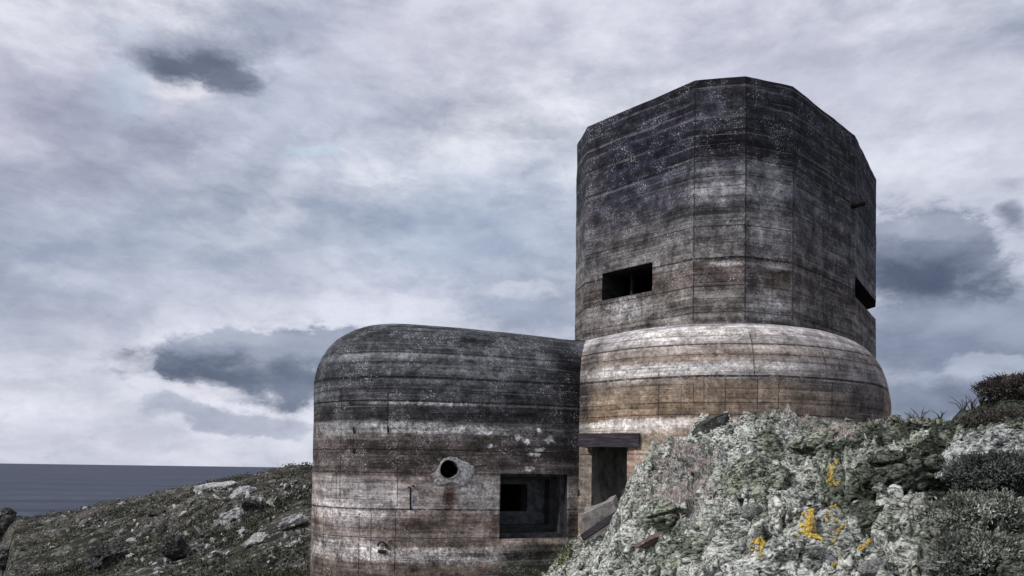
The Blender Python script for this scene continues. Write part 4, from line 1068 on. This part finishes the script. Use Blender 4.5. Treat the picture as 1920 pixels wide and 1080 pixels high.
# the countless smaller stones between them
vv, ff, off = [], [], 0
base_st = []
for i in range(5):
    b_ = rock_mesh('tmp_stone', 80 + i, 10, 1, .8, .05, .3); base_st.append((np.array([v.co[:] for v in b_.vertices]), np.array([p.vertices[:] for p in b_.polygons])))
n_ = 5200; px_ = RNG.uniform(60, 582, n_); yy_ = 23 + 82 * RNG.uniform(0, 1, n_) ** 1.35
xx_ = (px_ - 960) / F * yy_
dn = fbm(xx_ * .16 + 5, yy_ * .16, 51.0, 4); ok = (dn > RNG.uniform(-.25, .55, n_)) & ~inside_bunker(xx_, yy_) & (RNG.uniform(0, 1, n_) < .2 + .8 * (px_ / 580) ** 1.5)
xx_, yy_ = xx_[ok], yy_[ok]; zz_ = height(xx_, yy_)
for x_, y_, z_ in zip(xx_, yy_, zz_):
    sV, sF = base_st[int(RNG.integers(5))]; s_ = y_ / F * RNG.uniform(1.4, 3.8); a = RNG.uniform(0, 6.28); ca_, sa_ = math.cos(a), math.sin(a)
    q_ = sV * np.array([s_ * RNG.uniform(.8, 1.8), s_, s_ * RNG.uniform(.7, 1.4)])
    vv.append(np.column_stack([q_[:, 0] * ca_ - q_[:, 1] * sa_ + x_, q_[:, 0] * sa_ + q_[:, 1] * ca_ + y_, q_[:, 2] + z_ + s_ * .35])); ff.append(sF + off); off += len(sV)
tag(link('scree', new_mesh('scree', np.concatenate(vv), np.concatenate(ff)), greyrock_mat), 'pale scree of small stones scattered through the heath on the hillside', 'scree', kind='stuff')
def boulder(px, py, sx, sy, sz, rot, label, seed, material=None, y0=5.0, sink=.3, sub=5, cuts=9, rough=.09, cat='boulder', group=None, name='boulder'):
    h = ground_hit(px, py, y0)
    if h is None: print('MISS boulder', px, py); return
    me = rock_mesh(name, seed, cuts, sub, .75, rough); me.materials.append(material or rock_mat)
    if material is mound_mat:
        c_ = np.ones((len(me.vertices), 4), np.float32); c_[:, :3] = (.6, .6, .57)
        me.color_attributes.new('tone', 'FLOAT_COLOR', 'POINT').data.foreach_set('color', c_.ravel())
    o = bpy.data.objects.new(name, me); COL.objects.link(o)
    o.location = h + Vector((0, 0, sz * (.5 - sink) )); o.scale = (sx, sy, sz); o.rotation_euler = rot
    tag(o, label, cat, group); return o
GB = 'larger boulders on the far hillside'
boulder(432, 978, .75, .6, .7, (.1, -.3, .5), 'pale faceted boulder standing alone in the middle of the hillside', 101, y0=22, group=GB)
boulder(486, 1016, .62, .5, .42, (.1, -.35, .2), 'pale flat topped boulder tilted on the hillside nearer the bunker', 102, y0=22, group=GB)
boulder(385, 922, 1.1, .9, .8, (.0, -.2, .3), 'craggy pale outcrop at left end of the hill crest', 103, y0=22, rough=.14, group=GB)
boulder(425, 914, 1.15, .8, .55, (.1, -.2, .1), 'whitish outcrop on the hill crest beside a craggy one', 104, y0=22, rough=.12, group=GB)
boulder(452, 930, 1.0, .7, .5, (.0, -.35, .2), 'white slab of rock lying just below the crest', 105, y0=22, rough=.1, group=GB)
boulder(340, 1045, .8, .7, 1.0, (.1, .2, .8), 'dark craggy boulder low on the hillside', 106, darkrock_mat, y0=22, rough=.16, group=GB)
boulder(200, 1060, 1.2, 1.0, 1.3, (.1, .1, .8), 'dark craggy boulder near the cove edge', 107, darkrock_mat, y0=22, rough=.16, group=GB)
boulder(475, 955, .6, .5, .6, (.1, .2, .8), 'dark blocky boulder below the crest right of the white slab', 108, darkrock_mat, y0=22, rough=.1, group=GB)
boulder(550, 985, .7, .5, .6, (.1, -.2, .8), 'pale cracked boulder close to the bunker wall on the hillside', 109, y0=22, rough=.14, group=GB)

GC = 'dark cliff crags at the cove'
boulder(0, 1000, 3.0, 3, 3.2, (.1, .3, .8), 'dark cliff crag at the left edge under the horizon', 141, darkrock_mat, y0=30, rough=.16, sink=.2, group=GC, cat='crag', name='cliff_crag')
boulder(8, 1060, 1.8, 2, 2.2, (.1, .3, .2), 'dark cliff crag in the bottom left corner', 142, darkrock_mat, y0=30, rough=.16, sink=.2, group=GC, cat='crag', name='cliff_crag')
# boulders on the mound
GM = 'lichen covered boulders on the rocky slope'
boulder(1338, 806, .62, .5, .28, (.05, -.5, .3), 'dark edged angular slab at the top left corner of the slope', 121, darkrock_mat, cuts=12, group=GM, sink=.0)
boulder(1410, 968, .24, .2, .2, (.1, .1, .2), 'small white boulder beside a dark hollow mid slope', 123, mound_mat, group=GM)
boulder(1218, 1018, .34, .25, .14, (.1, -.35, .1), 'reddish brown rock low on the slope', 124, plain('red_rock', (.11, .07, .055), (.2, .135, .11), 6, c3=(.3, .28, .26)), group=GM)
boulder(1640, 1068, .25, .2, .14, (.05, -.28, .35), 'small rounded pale rock near the lower yellow lichen', 131, mound_mat, group=GM)
boulder(1760, 1062, .25, .2, .14, (.05, -.1, .1), 'rounded grey rock between heather clumps at the bottom', 132, group=GM)

# leaning slab and beam by the doorway
p0 = PY(1128, 972, 19.9)
bm = bmesh.new(); bmesh.ops.create_cube(bm, size=2); bmesh.ops.subdivide_edges(bm, edges=bm.edges[:], cuts=5, use_grid_fill=True)
for v in bm.verts:
    n_ = float(fbm(v.co.x * 1.5 + 4, v.co.y * 1.5, v.co.z * 1.5, 4))
    v.co = Vector((v.co.x * .48 * (1 - .15 * v.co.z), v.co.y * .18, v.co.z * .36 + v.co.x * .16)) * (1 + .1 * n_)
me = bpy.data.meshes.new('concrete_slab'); bm.to_mesh(me); bm.free()
o = link('concrete_slab', me, plain('slab_concrete', (.2, .19, .18), (.36, .345, .33), 4, c3=(.12, .12, .11), bump=.04)); o.location = p0; o.rotation_euler = (.3, -.1, -.35)
tag(o, 'broken grey concrete slab leaning below the doorway', 'slab')
mb = MB(); a_, b_ = PY(1092, 1008, 19.3), PY(1172, 955, 19.0)
ax_ = (b_ - a_) / 2; sd2 = Vector((0, -.09, .03)); up2 = ax_.cross(sd2).normalized() * .075
mb.box((a_ + b_) / 2, ax_, sd2, up2)
tag(link('timber_beam', mb.mesh('timber_beam'), timber_mat), 'dark timber beam lying aslant under the broken slab', 'beam')

# yellow lichen
yl, g = mat('yellow_lichen')
ob = g.coord('Object'); c2_ = g.noise(ob, 24, 5, .75, 1.0)
k = g.ramp(c2_, [(.38, (.3, .26, .2)), (.47, (.75, .73, .7)), (.56, (1.0, 1.0, 1.0))])
finish(g, g.mix(1.0, g.n('ShaderNodeAttribute', attribute_name='tone').outputs['Color'], k, 'MULTIPLY'), .92, c2_, .04, spec=.06)
GY = 'yellow lichen patches on the rocky slope'
for (px, py, rx, ry, n, lab) in [
        (1563, 905, .12, .13, 130, 'topmost yellow lichen patch of the vertical trail on the slope'), (1540, 938, .22, .17, 340, 'largest golden yellow lichen patch in the middle of the slope'), (1515, 973, .07, .08, 70, 'small yellow lichen spot just below the largest patch'),
        (1522, 995, .13, .07, 130, 'thin yellow lichen streak below the small spot'), (1566, 979, .11, .08, 120, 'yellow lichen patch right of the thin streak'), (1527, 1010, .10, .06, 90, 'yellow lichen tuft directly under the thin streak'),
        (1422, 1010, .12, .07, 110, 'yellow lichen patch on the left of the slope'), (1431, 1040, .07, .08, 70, 'yellow lichen dab lowest on the left of the slope'), (1621, 1034, .10, .08, 110, 'yellow lichen patch on the lower right of the slope'), (1577, 1048, .07, .07, 60, 'lowest yellow lichen dab near a rounded pale rock')]:
    h = ground_hit(px, py); dr_ = ray(px, py).normalized(); bh = BIG.ray_cast(Vector((0, 0, 0)), dr_)[0]
    if bh is not None and (h is None or bh.length < h.length): h = bh
    if h is None: continue
    n = int(n * .62); x = RNG.normal(size=n * 2) * rx * .48; y = RNG.normal(size=n * 2) * ry * .8; pts = np.column_stack([h.x + x + y * .12, h.y + y])
    k_ = fbm(pts[:, 0] * 6, pts[:, 1] * 6, 3.0, 3) > -.02; pts = pts[k_]
    zz, nr = top_height(pts[:, 0], pts[:, 1]); zz = zz + .005
    tone = np.array([1.0, .72, .17]) * RNG.uniform(.6, 1.2, (len(pts), 1))
    me = lumps('yellow_lichen', np.column_stack([pts, zz + .03]) - np.array(h), nr, RNG.uniform(.010, .026, len(pts)), tone, .5, RNG, 8, 3.2, .7)
    o = link('yellow_lichen', me, yl); o.location = h
    tag(o, lab, 'lichen', GY)

# heather clumps and the shrub on the skyline
def bush(name, px, py, y0, rx, ry, rz, n, tone, label, cat, group=None, leaf=.05, width=.02, lift=.4, stems=14, ragged=.35, at=None, k=4):
    h = ground_hit(px, py, y0) if at is None else at
    if h is None: print('MISS bush', px, py); return
    root = bpy.data.objects.new(name, None); COL.objects.link(root); root.location = h; root.empty_display_size = .3
    tag(root, label, cat, group)
    dv = RNG.normal(size=(n, 3)); dv /= np.linalg.norm(dv, axis=1)[:, None]
    rr = RNG.uniform(.35, 1, n) ** .45 * (1 + ragged * fbm(dv[:, 0] * 2.4 + px, dv[:, 1] * 2.4, dv[:, 2] * 2.4, 4))
    pts = dv * rr[:, None] * np.array([rx, ry, rz]) + np.array([0, 0, rz * lift])
    gz = height(pts[:, 0] + h.x, pts[:, 1] + h.y) - h.z
    ok = pts[:, 2] > gz - .03; pts, dv = pts[ok], dv[ok]
    cl_ = np.clip(.55 + 1.3 * fbm(pts[:, 0] * 4, pts[:, 1] * 4, pts[:, 2] * 4 + px, 3), 0.1, 1)[:, None]
    tn = np.array(tone) * (.45 + 1.1 * cl_) * RNG.uniform(.6, 1.4, (len(pts), 1))
    V, Fq, Ft, tv_ = blades(pts, dv * .7 + np.array([0, 0, .5]), RNG.uniform(.6, 1.3, len(pts)) * leaf, np.full(len(pts), width), .55, k, tn, RNG, .2)
    link('foliage', new_mesh('foliage', V, [Fq, Ft], attr=tv_), heath_mat, root)
    mb = MB()
    for i in range(stems):
        a = random.uniform(0, 6.28); e = random.uniform(.3, 1.0)
        tip_ = Vector((math.cos(a) * rx * e, math.sin(a) * ry * e, rz * random.uniform(.7, 1.45)))
        mb.tube([(0, 0, -.1), tip_ * .5 + Vector((random.uniform(-.05, .05), 0, rz * .12)), tip_], [.02, .012, .004], 5)
    link('stem', mb.mesh('stem'), plain('stem_bark', (.035, .028, .024), (.08, .065, .055), 8) if 'stem_bark' not in bpy.data.materials else bpy.data.materials['stem_bark'], root)
    return root
DK = (.085, .10, .075)
GH = 'heather clumps at the right of the slope'
bush('heather_clump', 1875, 905, 5, .6, .45, .26, 5200, (.085, .09, .085), 'dark heather clump highest at the right edge', 'heather', GH)
bush('heather_clump', 1840, 985, 5, .5, .45, .26, 4000, (.22, .235, .2), 'paler grey green heather clump at the right edge, second from bottom', 'heather', GH)
bush('heather_clump', 1840, 1065, 5, .45, .4, .24, 4000, (.18, .195, .165), 'grey green heather clump in the bottom right corner', 'heather', GH)
GSB = 'dark scrub bushes along the skyline at the right edge'
for (px, y_, rx_, rz_, n_, lab) in [(1866, 17.2, .55, .2, 2200, 'lowest dark scrub bush of the skyline, nearest the tower'), (1893, 17.6, .6, .26, 2400, 'middle dark scrub bush on the skyline slope'),
                                    (1934, 18.2, .8, .2, 3200, 'tallest dark scrub bush at the right edge of the skyline'), (1905, 16.2, .7, .2, 2400, 'low brown scrub bush in front of the tallest skyline bush'), (1845, 16.4, .45, .14, 1400, 'small low scrub bush above the pale rock at the right')]:
    p = PY(px, 800, y_); gh = Vector((p.x, p.y, float(height(np.array([p.x]), np.array([p.y]))[0]) - .03))
    bush('scrub_bush', px, 800, 5, rx_, .7, rz_, n_, (.085, .076, .07), lab, 'shrub', GSB, leaf=.06, width=.022, stems=46, lift=.02, at=gh, ragged=.3)
GT = 'thin twiggy stems along the skyline'
for i, (px, hgt) in enumerate([(1712, .22), (1727, .3), (1763, .2), (1806, .26), (1822, .3), (1840, .34)]):
    p = None
    for py_ in range(740, 840, 2):
        p = ground_hit(px, py_, 6, 40)
        if p is not None: break
    z_ = p.z
    mb = MB()
    for j in range(7):
        a = random.uniform(-1, 1)
        mb.tube([(0, 0, -.1), (a * .12, random.uniform(-.1, .1), hgt * .5), (a * .32, random.uniform(-.15, .15), hgt * random.uniform(.7, 1.2))], [.012, .009, .004], 4)
    o = link('twiggy_plant', mb.mesh('twiggy_plant'), bpy.data.materials['stem_bark']); o.location = (p.x, p.y, z_)
    tag(o, 'thin dark twiggy plant silhouetted on the skyline right of the bunker', 'plant', GT)
# weeds under the window
p = PY(1068, 1075, 21.3); z_ = float(height(np.array([p.x]), np.array([p.y]))[0])
bush('weed_clump', 1068, 1065, 5, .32, .25, .62, 420, (.15, .17, .07), 'yellow green weeds growing at the wall foot below the window', 'plant', leaf=.09, width=.03, stems=8, at=Vector((p.x, p.y, p.z - .2)))
